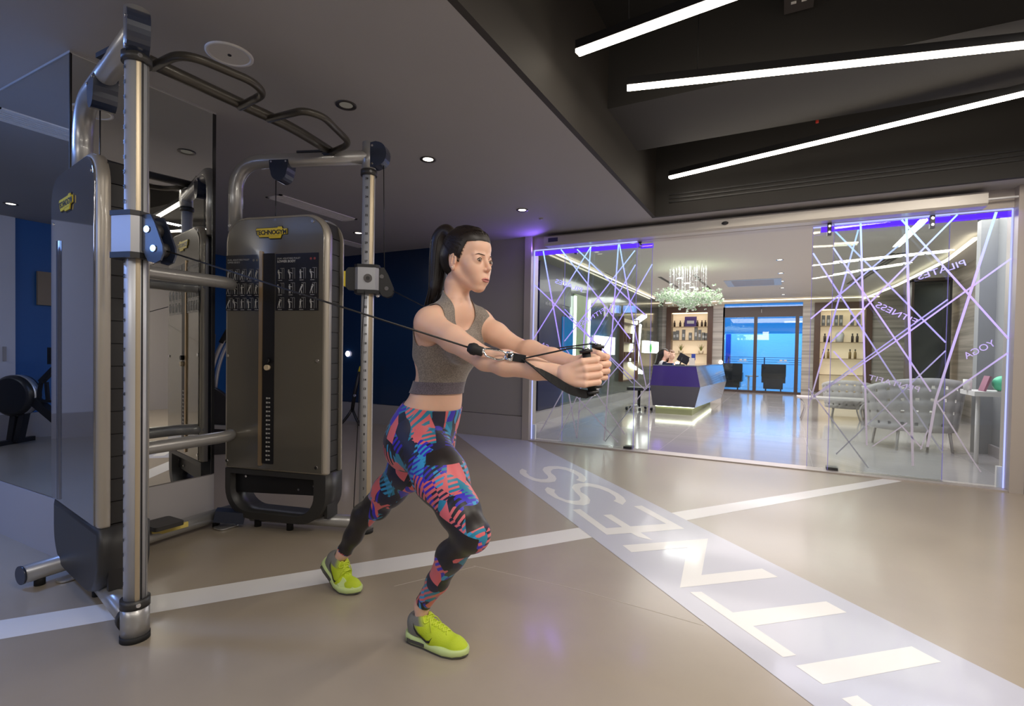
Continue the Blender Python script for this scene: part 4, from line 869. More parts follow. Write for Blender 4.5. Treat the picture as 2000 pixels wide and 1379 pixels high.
ph = empty('desk_phone', (-2.0, 10.3, .965), 0, 'dark blue desk phone on the reception desk', 'phone'); MB().box((-.10, -.06, 0), (.10, .06, .035)).build('base', M_cover, ph); MB().box((-.09, -.055, .035), (-.04, .055, .06)).build('handset', M_black, ph)
cu = empty('pen_cup', (-1.55, 10.3, .965), 0, 'pale card box with blue card on the desk end', 'holder'); MB().box((-.05, -.03, 0), (.05, .03, .14)).build('box', mat('cream', (.65, .6, .5), .5), cu); MB().box((-.01, -.025, .1), (.06, .0, .22)).build('card', mat('card_blue', (.03, .06, .3), .4), cu)
oc = empty('office_chair', (-2.62, 10.55, 0), 0, 'office chair with black castors left of the reception desk', 'chair')
for k in range(5):
    a = k*1.2566; p = Vector((math.cos(a)*.26, math.sin(a)*.26, .05)); MB().bar((0, 0, .10), p+Vector((0, 0, .03)), .04, .03).build('leg', M_chrome, oc); MB().cyl(p+Vector((-.02, 0, -.01)), p+Vector((.02, 0, -.01)), .035, 12).build('castor', M_black, oc)
MB().cyl((0, 0, .1), (0, 0, .42), .03, 10).build('gas_lift', M_black, oc); MB().prism(rrect(.44, .42, .08, 4), .42, .48, lambda u, v, h: (u, v, h)).build('seat', M_black, oc)
# flower cloud
fc = at_z(1345, 582, 2.33); fcl = empty('hanging_flowers', fc, 0, 'hanging cloud of pale green-white blossoms with crystal strands above the desk', 'chandelier')
q = MB(); q2 = MB(); rr = random.Random(5)
for k in range(900):
    x = rr.gauss(0, .30); x = max(-.62, min(.60, x)); y = rr.gauss(0, .22); z = rr.gauss(0, .07)-.10*abs(x)*0+(.05 if x < -.3 else 0)
    if abs(x+.02) < .12: z -= rr.random()*.12
    c_ = Vector((x, y, z)); s_ = rr.uniform(.028, .060)
    for m_ in range(4):
        a = rr.uniform(0, 6.28); e_ = rr.uniform(-.8, .8); d1 = Vector((math.cos(a), math.sin(a), e_)).normalized()*s_; d2 = d1.cross(Vector((rr.random(), rr.random(), rr.random()))).normalized()*s_*.5
        (q if m_ % 2 else q2).add([c_, c_+d1*.5+d2, c_+d1, c_+d1*.5-d2], [(0, 1, 2, 3)])
tag(q.build('blossoms', mat('petal_white', (.85, .90, .80), .6), fcl, fix=False), kind='stuff'); tag(q2.build('leaves', mat('petal_green', (.55, .72, .50), .6), fcl, fix=False), kind='stuff')
q = MB(); q2 = MB()
for k in range(60):
    x = rr.uniform(-.4, .35); y = rr.uniform(-.3, .3); top = ZR-fc.z; q.box((x-.0008, y-.0008, 0), (x+.0008, y+.0008, top))
    for m_ in range(4): z = rr.uniform(.08, top-.05); q2.ball((x, y, z), .006, 6)
tag(q.build('wires', M_alu, fcl), kind='stuff'); tag(q2.build('crystals', mat('crystal', (.45, .52, .48), .3, metal=.3), fcl), kind='stuff')
for k, (x, y) in enumerate(((1328, 543), (1342, 553), (1352, 561), (1368, 574))):
    q = at_z(x, y, ZR); r = empty('downlight', q, 0, 'round bright lamp above the hanging flowers, %s from the left' % ('first', 'second', 'third', 'fourth')[k], 'light', 'lamps above the hanging flowers'); MB().lathe([(.001, -.01), (.07, -.01), (.075, 0)], n=14).build('lamp', emis('lamp_white', (1, 1, .95), 9) if 'lamp_white' not in bpy.data.materials else bpy.data.materials['lamp_white'], r)
# right side: perforated tub chairs and table
M_perf = mat('chair_white_lacquer', (.50, .47, .46), .35)
def tub_chair(loc, rz, lab, sc=1.0):
    r = empty('tub_chair', loc, rz, lab, 'chair', 'white perforated tub chairs'); r.scale = (sc, sc, sc)
    us = []; nH = 15
    for k in range(nH): a = k/nH; us += [a+.36/nH, a+.64/nH]
    us = [0]+us+[1]; vsn = [0, .12, .18, .35, .41, .58, .64, .81, .87, 1]
    def S_(u, v):
        a = math.radians(-35+250*u); taper = .86+.14*v; R_ = .44*taper; back = max(0, math.sin(a)); h = .20+v*(.42+.12*back); return Vector((math.cos(a)*R_, math.sin(a)*R_*.92, h))
    bm = bmesh.new(); G = [[bm.verts.new(S_(u, v)) for v in vsn] for u in us]
    for i in range(len(us)-1):
        for j_ in range(len(vsn)-1):
            if i % 2 == 1 and j_ in (1, 3, 5, 7): continue
            f = bm.faces.new((G[i][j_], G[i+1][j_], G[i+1][j_+1], G[i][j_+1])); f.smooth = True
    me = bpy.data.meshes.new('shell'); bm.to_mesh(me); bm.free(); o = mesh_obj('shell', me, M_perf, r); so = o.modifiers.new('s', 'SOLIDIFY'); so.thickness = .018
    MB().prism([(math.cos(t)*.35, math.sin(t)*.33) for t in [math.radians(x) for x in range(0, 360, 20)]], .22, .40, lambda u, v, h: (u, v, h)).build('seat', M_perf, r)
    for sx, sy in ((-.24, -.2), (.24, -.2), (-.22, .24), (.22, .24)): MB().cyl((sx, sy, .22), (sx*1.1, sy*1.1, 0), .016, 8, .011).build('leg', M_perf, r)
p = at_z(1790, 882); tub_chair((p.x, p.y+.35, 0), math.pi*1.08, 'white perforated tub chair nearest the glass, its back to the gym', 1.25)
p = at_z(1665, 832); tub_chair((p.x+.05, p.y+1.3, 0), math.pi*.95, 'white perforated tub chair behind and left of the nearer one')
p = at_z(1845, 840); tub_chair((X2+.25, p.y+1.5, 0), .2, 'white perforated tub chair at the far right behind the glass')
tb = empty('lounge_table', at_z(1622, 822), 0, 'pale low table with thin curved legs left of the tub chairs', 'table')
MB().prism(rrect(1.1, .5, .05, 4), .40, .43, lambda u, v, h: (u, v, h)).build('top', M_perf, tb)
for sx in (-.5, .5):
    for sy in (-.2, .2): MB().tube(arc_pts([(sx, sy, .4), (sx*.8, sy, .25), (sx*.95, sy, 0)], .1, 4), .012, 8).build('leg', M_perf, tb)
# glazed dark corner unit
cu = empty('glazed_cabinet', at_z(1800, 812), 0, 'tall dark glazed corner unit behind the tub chairs', 'cabinet')
MB().box((-.25, .25, 0), (.35, .30, 2.75)).build('back', mat('cabinet_dark', (.05, .065, .07), .15, coat=.5), cu); MB().box((.33, -.25, 0), (.37, .3, 2.75)).build('frame', M_black, cu)
MB().box((-.25, -.25, .05), (.33, -.245, 2.7)).build('pane', M_glass, cu); MB().box((-.27, -.26, 0), (-.23, .3, 2.75)).build('frame', M_door, cu); MB().box((-.27, -.26, 2.72), (.37, .3, 2.78)).build('top', M_door, cu)
# wall shelf at the right with ball and frame
shy = 7.35; a = at_y(1889, 762, shy); sf = empty('wall_shelf', (X1, shy, a.z), 0, 'white wall shelf at the right behind the glass', 'shelf')
MB().box((a.x-X1, -.25, -.05), (0, .25, 0)).build('board', M_white, sf); MB().cyl((a.x-X1+.12, .1, -.05), (a.x-X1+.12, .1, -a.z), .02, 10).build('leg', M_white, sf)
zs_ = a.z
gb = empty('green_ball', (X1-.20, shy-.1, zs_+.085), 0, 'mint green ball on the white shelf', 'ball'); MB().ball((0, 0, 0), .085, 20).build('ball', mat('mint', (.12, .75, .42), .4), gb)
MB().lathe([(.04, -.085), (.045, -.07), (.02, -.06)], n=14).build('stand', M_chrome, gb)
bk = empty('picture_frame', (X1-.36, shy-.08, zs_), 0, 'mauve leaning frame beside the mint ball', 'frame'); MB().box((-.008, -.09, .0), (.012, .09, .17), Matrix.Rotation(.28, 4, 'Y')).build('frame', mat('mauve', (.35, .13, .20), .5), bk)
tag(MB().lathe([(.001, 0), (.035, 0), (.04, .12), (.038, .12), (.001, .11)], (X1-.46, shy, zs_), 16).build('white_cup', M_white), 'white cup at the left end of the wall shelf', 'cup')
# stone floor glow plates / downlight on the pillar
tag(MB().ball((-1.80, YBK-.06, .95), .05, 12, (1.2, .4, 1.4)).build('wall_lamp', emis('wall_lamp_glow', (1, 1, .95), 6)), 'small bright oval wall lamp left of the terrace doors', 'light')
# ------------------------------------------------------------------ things of the training floor seen past the machine and in the mirror
rw = empty('rowing_machine', (-7.80, .02, 0), 0, 'black rowing machine with round fan housing against the blue wall, seen in the mirror', 'rowing machine')
Mr = Matrix.Rotation(math.radians(-28), 4, 'Z')
def rb(mb, n_, m): mb.v = [Mr @ Vector(p) for p in mb.v]; return mb.build(n_, m, rw)
# local x along the rail (away from the fan), fan at x=0
rb(MB().tube([(0, -.10, .56), (0, -.06, .56), (0, .06, .56), (0, .10, .56)], [.20, .235, .235, .20], 30), 'fan_housing', M_black)
rb(MB().tube([(0, -.035, .56), (0, .035, .56)], .239, 30), 'mesh_band', M_alu); rb(MB().cyl((0, -.11, .56), (0, -.10, .56), .15, 24), 'fan_cover', M_rubber); rb(MB().cyl((0, -.118, .56), (0, -.11, .56), .03, 12), 'hub', M_alu)
rb(MB().bar((.0, 0, .36), (-.05, 0, .03), .10, .06), 'leg', M_black); rb(MB().bar((.12, 0, .50), (.02, 0, .03), .08, .06), 'leg', M_black); rb(MB().bar((-.05, -.25, .025), (-.05, .25, .025), .06, .05), 'front_foot', M_black)
rb(MB().bar((.15, 0, .55), (.60, 0, .18), .09, .09), 'frame', M_black); rb(MB().bar((.55, 0, .24), (2.0, 0, .22), .07, .06), 'rail', M_alu); rb(MB().bar((.20, 0, .50), (.55, 0, .50), .04, .03), 'handle_rest', M_black)
rb(MB().bar((.24, 0, .50), (.28, 0, .72), .03, .03), 'monitor_post', M_black); rb(MB().bar((.36, 0, .50), (.34, 0, .72), .03, .03), 'monitor_post', M_black); rb(MB().bar((.28, 0, .72), (.50, 0, .95), .05, .05), 'monitor_arm', M_black)
rb(MB().box((.44, -.10, .93), (.50, .10, 1.12)), 'monitor', M_black); rb(MB().box((.50, -.06, .99), (.504, .06, 1.08)).box((.436, -.06, .99), (.44, .06, 1.08)), 'monitor_screen', mat('screen_teal', (.02, .15, .15), .3, emit=(.02, .30, .30), es=.6))
for s_ in (-1, 1): rb(MB().box((.62, s_*.14-.05, .22), (.68, s_*.14+.05, .46)), 'foot_plate', M_rubber)
rb(MB().prism(rrect(.26, .34, .1, 5, 1.2, 0), .30, .36, lambda u, v, h: (u, v, h)), 'seat', M_rubber); rb(MB().bar((1.95, -.2, .025), (1.95, .2, .025), .05, .05), 'rear_foot', M_black); rb(MB().bar((1.95, 0, .05), (1.95, 0, .2), .05, .05), 'rear_leg', M_black)
p = at_z(690, 829); st = empty('folded_stand', (p.x, p.y, 0), .25, 'slim black folded stand with yellow tip leaning by the navy wall', 'stand')
MB().tube([(-.02, 0, .22), (.02, 0, .5), (.10, 0, .82)], .028, 10).build('post', M_black, st); MB().tube([(.10, 0, .82), (.115, 0, .90)], [.028, .018], 10).build('tip', M_yellow, st)
for a_, b_ in (((-.02, 0, .24), (-.16, -.1, 0)), ((-.02, 0, .24), (.16, -.08, .0)), ((-.02, 0, .24), (-.02, .2, 0))): MB().tube(arc_pts([a_, ((a_[0]+b_[0])/2, (a_[1]+b_[1])/2, .10), b_], .1, 4), .020, 8).build('leg', M_black, st)
MB().cyl((.03, -.03, .45), (.03, .03, .45), .02, 10).build('joint_knob', M_chrome, st)
# elliptical machine glimpsed between pillar and right tower
p = at_z(430, 900); el = empty('cross_trainer', (-5.3, 3.75, 0), .9, 'dark cross trainer glimpsed between the mirror pillar and the right tower', 'exercise machine')
MB().box((-.7, -.22, 0), (.7, .22, .14)).build('base', M_shroud, el); MB().tube([(-.5, 0, .1), (-.45, 0, 1.3)], .05, 12).build('mast', M_shroud, el)
MB().cyl((-.55, -.09, .42), (-.55, .09, .42), .32, 24).build('flywheel_cover', M_black, el); MB().box((-.52, -.16, 1.25), (-.44, .16, 1.50)).build('console', M_black, el)
for s_ in (-1, 1):
    MB().tube(arc_pts([(-.45, s_*.22, .5), (-.40, s_*.26, 1.0), (-.2, s_*.26, 1.45)], .2, 6), .022, 10).build('arm_lever', M_tube, el); MB().tube([(-.32, s_*.26, 1.2), (-.2, s_*.26, 1.45)], .028, 10).build('grip', M_rubber, el)
    MB().box((-.1, s_*.2-.08, .24), (.3, s_*.2+.08, .28)).build('pedal', M_rubber, el); MB().bar((-.4, s_*.2, .3), (.6, s_*.2, .2), .04, .04).build('pedal_bar', M_tube, el)
ob = tag(MB().ball((0, 0, 0), .045, 12, (1, .4, 1)).build('lamp_reflection_spot', emis('lamp_reflection_glow', (1, .9, 1), 5)), 'small bright spot on the navy wall, imitating a lamp reflection', 'light'); q = at_y(679, 691, 6.03); ob.location = q  # glowing ball stands for a lamp's reflection in the gloss wall
# ================================================================== people: smooth blended volumes turned into one surface
class Sdf:
    def __init__(s): s.P = []
    def rc(s, a, b, ra, rb=None, k=.03, op='u'): s.P.append(('c', np.array(a, float), np.array(b, float), ra, ra if rb is None else rb, k, op)); return s
    def chain(s, pts, rs, k=.03):
        for i in range(len(pts)-1): s.rc(pts[i], pts[i+1], rs[i], rs[i+1], k)
        return s
    def el(s, c, r, R=None, k=.03, op='u'): s.P.append(('e', np.array(c, float), np.array(r, float), np.eye(3) if R is None else np.array(R, float), 0, k, op)); return s
    def eval(s, lo, shape, h):
        f = np.full(shape, 1.0, np.float32); ax = [lo[i]+h*np.arange(shape[i]) for i in range(3)]
        for p in s.P:
            k = p[5]; m = k+3*h+.012
            if p[0] == 'c': mn = np.minimum(p[1]-p[3], p[2]-p[4]); mx = np.maximum(p[1]+p[3], p[2]+p[4])
            else: r = p[2].max(); mn = p[1]-r; mx = p[1]+r
            i0 = [max(0, int((mn[i]-m-lo[i])/h)) for i in range(3)]; i1 = [min(shape[i], int((mx[i]+m-lo[i])/h)+2) for i in range(3)]
            if any(i1[i] <= i0[i] for i in range(3)): continue
            X, Y, Z = np.meshgrid(*[ax[i][i0[i]:i1[i]].astype(np.float32) for i in range(3)], indexing='ij')
            d = s._d(p, X, Y, Z); sl = tuple(slice(i0[i], i1[i]) for i in range(3)); a = f[sl]
            f[sl] = s._mix(a, d, k, p[6])
        return f
    @staticmethod
    def _d(p, X, Y, Z):
        if p[0] == 'c':
            ab = p[2]-p[1]; L2 = float(ab@ab)+1e-12; x, y, z = X-p[1][0], Y-p[1][1], Z-p[1][2]
            t = np.clip((x*ab[0]+y*ab[1]+z*ab[2])/L2, 0, 1)
            return np.sqrt((x-t*ab[0])**2+(y-t*ab[1])**2+(z-t*ab[2])**2)-(p[3]+(p[4]-p[3])*t)
        x, y, z = X-p[1][0], Y-p[1][1], Z-p[1][2]; R = p[3]; q = [x*R[0, i]+y*R[1, i]+z*R[2, i] for i in range(3)]; r = p[2]
        k0 = np.sqrt((q[0]/r[0])**2+(q[1]/r[1])**2+(q[2]/r[2])**2); k1 = np.sqrt((q[0]/r[0]**2)**2+(q[1]/r[1]**2)**2+(q[2]/r[2]**2)**2)+1e-9
        return k0*(k0-1)/k1
    @staticmethod
    def _mix(a, d, k, op):
        if op == 'u': h_ = np.maximum(k-np.abs(a-d), 0)/k; return np.minimum(a, d)-h_*h_*k*.25
        h_ = np.maximum(k-np.abs(a+d), 0)/k; return np.maximum(a, -d)+h_*h_*k*.25
    def at(s, pts):
        pts = np.asarray(pts, float); f = np.full(len(pts), 1.0)
        for p in s.P: f = s._mix(f, s._d(p, pts[:, 0], pts[:, 1], pts[:, 2]), p[5], p[6])
        return f
def nets(f, lo, h):
    """naive surface nets: returns verts, quads"""
    s = f < 0; n = np.array(f.shape)-1; c = np.zeros(tuple(n), np.uint8)
    sh = [(i, j, k) for i in (0, 1) for j in (0, 1) for k in (0, 1)]
    for (i, j, k) in sh: c += s[i:i+n[0], j:j+n[1], k:k+n[2]]
    idx = np.argwhere((c > 0) & (c < 8)); ids = np.full(tuple(n), -1, np.int32); ids[tuple(idx.T)] = np.arange(len(idx))
    V = {q: f[idx[:, 0]+q[0], idx[:, 1]+q[1], idx[:, 2]+q[2]].astype(np.float64) for q in sh}
    acc = np.zeros((len(idx), 3)); cnt = np.zeros(len(idx))
    for a in sh:
        for ax in range(3):
            if a[ax]: continue
            b = list(a); b[ax] = 1; b = tuple(b); va, vb = V[a], V[b]; m = (va < 0) != (vb < 0)
            t = np.where(m, va/np.where(m, va-vb, 1), 0); p = np.zeros((len(idx), 3)); p += np.array(a); p[:, ax] += t
            acc += p*m[:, None]; cnt += m
    v = (idx+acc/cnt[:, None])*h+np.array(lo); Q = []
    for ax in range(3):
        o1, o2 = [(1, 2), (2, 0), (0, 1)][ax]
        sl0 = [slice(None)]*3; sl1 = [slice(None)]*3; sl0[ax] = slice(0, -1); sl1[ax] = slice(1, None)
        e = s[tuple(sl0)] != s[tuple(sl1)]; E_ = np.argwhere(e); ok = (E_[:, o1] > 0) & (E_[:, o2] > 0) & (E_[:, o1] < n[o1]) & (E_[:, o2] < n[o2]) & (E_[:, ax] < n[ax]); E_ = E_[ok]
        st = s[E_[:, 0], E_[:, 1], E_[:, 2]]
        def g(d1, d2):
            q = E_.copy(); q[:, o1] -= d1; q[:, o2] -= d2; return ids[q[:, 0], q[:, 1], q[:, 2]]
        q = np.stack([g(1, 1), g(0, 1), g(0, 0), g(1, 0)], 1); q[~st] = q[~st][:, ::-1]; Q.append(q)
    return v, np.concatenate(Q)
def sdf_mesh(S, lo, hi, h, off=0.0):
    shape = tuple(int((hi[i]-lo[i])/h)+1 for i in range(3)); return nets(S.eval(lo, shape, h)-np.float32(off), lo, h)
def clip_mesh(v, q, val):
    """keep the part where val>0, cut cleanly"""
    tris = np.concatenate([q[:, [0, 1, 2]], q[:, [0, 2, 3]]]) if q.shape[1] == 4 else q
    pos = val > 0; c = pos[tris].sum(1); keep = [tuple(t) for t in q[pos[q].all(1)]]; out = keep; nv = [tuple(p) for p in v]; cache = {}
    part = q[(~pos[q].all(1)) & pos[q].any(1)]
    for f in part:
        poly = []; n = len(f)
        for i in range(n):
            a, b = int(f[i]), int(f[(i+1) % n])
            if pos[a]: poly.append(a)
            if pos[a] != pos[b]:
                key = (min(a, b), max(a, b))
                if key not in cache:
                    t = val[a]/(val[a]-val[b]); cache[key] = len(nv); nv.append(tuple(v[a]+(v[b]-v[a])*t))
                poly.append(cache[key])
        if len(poly) >= 3: out.append(tuple(poly))
    return nv, out
def np_mesh(name, v, q, m, parent=None, origin=None, attr=None):
    """mesh object from arrays, loose vertices dropped"""
    faces = [tuple(int(i) for i in f) for f in q]; used = sorted({i for f in faces for i in f}); mp = {o: n for n, o in enumerate(used)}
    O = np.zeros(3) if origin is None else np.array(origin)
    vv = [tuple(np.array(v[i])-O) for i in used]; me = bpy.data.meshes.new(name); me.from_pydata(vv, [], [tuple(mp[i] for i in f) for f in faces])
    if attr:
        for nm, arr in attr.items():
            a = me.attributes.new(nm, 'FLOAT', 'POINT'); a.data.foreach_set('value', [float(arr[i]) for i in used])
    me.polygons.foreach_set('use_smooth', [True]*len(me.polygons)); me.update(); return mesh_obj(name, me, m, parent)
def smooth_v(v, q, it=2, lam=.5):
    e = np.concatenate([q[:, [i, (i+1) % 4]] for i in range(4)]); e = np.concatenate([e, e[:, ::-1]])
    for _ in range(it):
        acc = np.zeros_like(v); np.add.at(acc, e[:, 0], v[e[:, 1]]); c = np.bincount(e[:, 0], minlength=len(v))[:, None]; v = v+lam*(acc/np.maximum(c, 1)-v)
    return v

# ------------------------------------------------------------------ materials of the athlete
M_skin = mat('skin', (.82, .52, .385), .42, sss=.25, var=(35, .03), spec=.4)
M_lip = mat('lips', (.56, .20, .18), .35, sss=.1); M_brow = mat('brow_hair', (.05, .026, .017), .7); M_eyew = mat('eye_white', (.75, .73, .70), .2, coat=.5)
M_iris = mat('iris_brown', (.06, .03, .015), .15, coat=1); M_hair = mat('hair_dark_brown', (.013, .008, .006), .42, spec=.4); M_nail = mat('nail', (.80, .50, .42), .25, coat=.5)
def heather(name, c):
    m = mat(name, c, .8, sheen=.3); nt = m.node_tree; b = nt.nodes['Principled BSDF']; N = nt.nodes.new; L = nt.links.new; tc = N('ShaderNodeTexCoord')
    n = N('ShaderNodeTexNoise'); n.inputs['Scale'].default_value = 260; n.inputs['Detail'].default_value = 2; r = N('ShaderNodeMapRange'); r.inputs[1].default_value = .35; r.inputs[2].default_value = .65; r.inputs[3].default_value = .7; r.inputs[4].default_value = 1.3
    v = N('ShaderNodeVectorMath'); v.operation = 'SCALE'; v.inputs[0].default_value = c; L(tc.outputs['Object'], n.inputs['Vector']); L(n.outputs['Fac'], r.inputs[0]); L(r.outputs[0], v.inputs['Scale']); L(v.outputs[0], b.inputs['Base Color']); return m
M_top = heather('top_heather_taupe', (.225, .195, .17)); M_topband = heather('top_band_grey', (.125, .105, .13))
def leggings_mat():
    m = bpy.data.materials.new('leggings_print'); m.use_nodes = True; nt = m.node_tree; b = nt.nodes['Principled BSDF']; N = nt.nodes.new; L = nt.links.new
    b.inputs['Roughness'].default_value = .45; b.inputs['Sheen Weight'].default_value = .1
    tc = N('ShaderNodeTexCoord')
    def vor(rot, sc, seed):
        mp = N('ShaderNodeMapping'); mp.inputs['Rotation'].default_value = rot; mp.inputs['Scale'].default_value = sc; mp.inputs['Location'].default_value = seed
        v = N('ShaderNodeTexVoronoi'); v.distance = 'EUCLIDEAN'; v.inputs['Randomness'].default_value = 1; v.inputs['Scale'].default_value = 1; L(tc.outputs['Object'], mp.inputs[0]); L(mp.outputs[0], v.inputs['Vector']); s_ = N('ShaderNodeSeparateColor'); L(v.outputs['Color'], s_.inputs[0]); return v, s_
    def ramp(src, cols):
        c = N('ShaderNodeValToRGB'); c.color_ramp.interpolation = 'CONSTANT'; e = c.color_ramp.elements
        while len(e) > 1: e.remove(e[-1])
        e[0].position = 0; e[0].color = (*cols[0][1], 1)
        for p, cc in cols[1:]: k = e.new(p); k.color = (*cc, 1)
        L(src, c.inputs[0]); return c
    NAVY, BLK, COR, ROY, TEAL, SKY, WHT = (.012, .012, .04), (.006, .006, .012), (.72, .14, .16), (.035, .02, .52), (.015, .22, .36), (.03, .32, .62), (.55, .58, .64)
    v1, s1 = vor((.4, .7, .2), (19, 19, 11), (0, 0, 0)); v2, s2 = vor((1.1, -.5, .9), (12, 24, 9), (3, 1, 5))
    A = ramp(s1.outputs[0], [(0, NAVY), (.22, COR), (.42, BLK), (.54, ROY), (.68, COR), (.78, TEAL), (.90, SKY)])
    B = ramp(s2.outputs[1], [(0, COR), (.22, ROY), (.42, NAVY), (.52, SKY), (.68, TEAL), (.80, WHT), (.88, COR)])
    # stripes turned differently inside every cell
    vr = N('ShaderNodeVectorRotate'); vr.rotation_type = 'AXIS_ANGLE'; vr.inputs['Axis'].default_value = (.3, 1, .2); ml = N('ShaderNodeMath'); ml.operation = 'MULTIPLY'; ml.inputs[1].default_value = 1.5; L(s1.outputs[2], ml.inputs[0]); L(ml.outputs[0], vr.inputs['Angle']); L(tc.outputs['Object'], vr.inputs['Vector'])
    w_ = N('ShaderNodeTexWave'); w_.bands_direction = 'Z'; w_.inputs['Scale'].default_value = 17; w_.inputs['Distortion'].default_value = .9; w_.inputs['Detail Scale'].default_value = 1.2; w_.inputs['Detail'].default_value = 1; L(vr.outputs[0], w_.inputs['Vector'])
    gt = N('ShaderNodeMath'); gt.operation = 'GREATER_THAN'; gt.inputs[1].default_value = .56; L(w_.outputs['Fac'], gt.inputs[0])
    g2 = N('ShaderNodeMath'); g2.operation = 'GREATER_THAN'; g2.inputs[1].default_value = .28; L(s1.outputs[1], g2.inputs[0]); mu = N('ShaderNodeMath'); mu.operation = 'MULTIPLY'; L(gt.outputs[0], mu.inputs[0]); L(g2.outputs[0], mu.inputs[1])
    mx = N('ShaderNodeMix'); mx.data_type = 'RGBA'; L(mu.outputs[0], mx.inputs[0]); L(A.outputs[0], mx.inputs[6]); L(B.outputs[0], mx.inputs[7])
    at = N('ShaderNodeAttribute'); at.attribute_name = 'sheer'; g3 = N('ShaderNodeMath'); g3.operation = 'GREATER_THAN'; g3.inputs[1].default_value = 0; L(at.outputs['Fac'], g3.inputs[0])
    m2 = N('ShaderNodeMix'); m2.data_type = 'RGBA'; L(g3.outputs[0], m2.inputs[0]); L(mx.outputs[2], m2.inputs[6]); m2.inputs[7].default_value = (.014, .010, .010, 1); L(m2.outputs[2], b.inputs['Base Color']); return m
M_leg = leggings_mat()

# ------------------------------------------------------------------ athlete skeleton (points found from the fitted camera)
def K(x, y, Y): return np.array(at_y(x, y, Y))
O_W = np.array((-1.45, 1.66, 0.0))
wom = empty('person', O_W, 0, 'woman in grey crop top and patterned leggings, lunging and pulling two cables', 'person')
B = Sdf(); A_ = B
pel = K(824, 852, 1.69); tw = math.radians(-10); Rb = np.array([[math.cos(tw), -math.sin(tw), 0], [math.sin(tw), math.cos(tw), 0], [0, 0, 1]])
B.el(pel, (.108, .150, .118), Rb, .05)
B.el(K(795, 872, 1.64), (.084, .088, .098), Rb, .05).el(K(803, 868, 1.775), (.082, .086, .096), Rb, .05)
wa = K(853, 778, 1.69); B.el(wa, (.088, .118, .11), Rb, .06)
B.el(K(835, 818, 1.69), (.098, .132, .09), Rb, .06)
ch = K(866, 690, 1.69); B.el(ch, (.100, .132, .155), Rb, .06)
B.el(K(872, 640, 1.695), (.080, .150, .085), Rb, .05)
B.el(K(905, 682, 1.620), (.052, .056, .056), Rb, .06).el(K(919, 678, 1.765), (.052, .056, .056), Rb, .06)
shR, elR, wrR = K(838, 632, 1.545), K(948, 702, 1.495), K(1112, 733, 1.515)
shL, elL, wrL = K(938, 632, 1.835), K(1010, 680, 1.80), K(1128, 712, 1.675)
nk0, nk1 = K(889, 612, 1.695), K(893, 556, 1.68)
B.chain([nk0, nk1, K(905, 530, 1.68)], [.054, .043, .047], .03)
B.rc(K(884, 603, 1.66), shR+np.array((0, .02, .01)), .045, .045, .05).rc(K(898, 603, 1.73), shL+np.array((0, -.02, .01)), .045, .043, .05)
import copy as _copy
Torso = Sdf(); Torso.P = list(B.P)
def arm(sh, el, wr):
    B.el(sh, (.051, .048, .058), Rb, .04); m = sh+(el-sh)*.45
    B.chain([sh, m, el], [.050, .046, .038], .02); f = el+(wr-el)*.25; B.chain([el, f, el+(wr-el)*.62, wr], [.036, .0425, .034, .0255], .02)
arm(shR, elR, wrR); arm(shL, elL, wrL)
hpR, hpL = K(832, 880, 1.62), K(842, 872, 1.765)
# shoe frames on the floor
h_ = at_z(796, 1247, 0); t_ = at_z(911, 1284, 0); h_ = Vector((h_.x, h_.y, 0)); t_ = Vector((t_.x, t_.y, 0)); dx = (t_-h_).normalized(); dy = Vector((0, 0, 1)).cross(dx); kk = 1.0
h0_ = h_+dx*.004
def placeR(p): return h0_+dx*(p[0]*kk)+dy*(p[1]*kk)+Vector((0, 0, p[2]*kk+.001))
toe = at_z(699, 1160, 0); dxL = Vector((.990, .0, 0)).normalized(); dyL = Vector((0, 0, 1)).cross(dxL); bend = math.radians(36); bx_ = .185; orgL = Vector((toe.x, toe.y, 0))-dxL*.262
def placeL(p):
    x, y, z = p; z = z+.001
    if x < bx_:
        n_ = 6; px_, pz_ = bx_, 0.0; s_ = bx_-x; ds = s_/n_
        for i in range(n_): mid = ds*(i+.5); ang = bend*min(1, mid/.05); px_ -= math.cos(ang)*ds; pz_ += math.sin(ang)*ds
        a_ = bend*min(1, s_/.05); X_, Z_ = px_+math.sin(a_)*z, pz_+math.cos(a_)*z
    else: X_, Z_ = x, z
    return orgL+dxL*X_+dyL*y+Vector((0, 0, Z_))
knR, knL = K(922, 1042, 1.50), K(735, 985, 1.80)
anR, anL = np.array(placeR((.064, 0, .150))), np.array(placeL((.062, 0, .150)))
B.chain([hpR, hpR+(knR-hpR)*.35, hpR+(knR-hpR)*.75, knR], [.098, .092, .064, .050], .045)
B.el(knR+np.array((.012, 0, .0)), (.046, .044, .054), None, .03)
cR = knR+(anR-knR)*.30+np.array((-.022, 0, 0)); B.chain([knR, cR, knR+(anR-knR)*.65+np.array((-.004, 0, 0)), anR], [.044, .046, .034, .027], .03)
B.chain([hpL, hpL+(knL-hpL)*.35, hpL+(knL-hpL)*.75, knL], [.092, .086, .063, .050], .045)
B.el(knL+np.array((.016, 0, -.010)), (.048, .046, .055), None, .03)
cL = knL+(anL-knL)*.32+np.array((-.012, 0, .022)); B.chain([knL, cL, knL+(anL-knL)*.68+np.array((-.004, 0, .006)), anL], [.045, .047, .035, .028], .03)
B.rc(anR, np.array(placeR((.060, 0, .095))), .027, .026, .02); B.rc(anL, np.array(placeL((.060, 0, .095))), .028, .026, .02)
# navel
nv = K(886, 800, 1.60); 
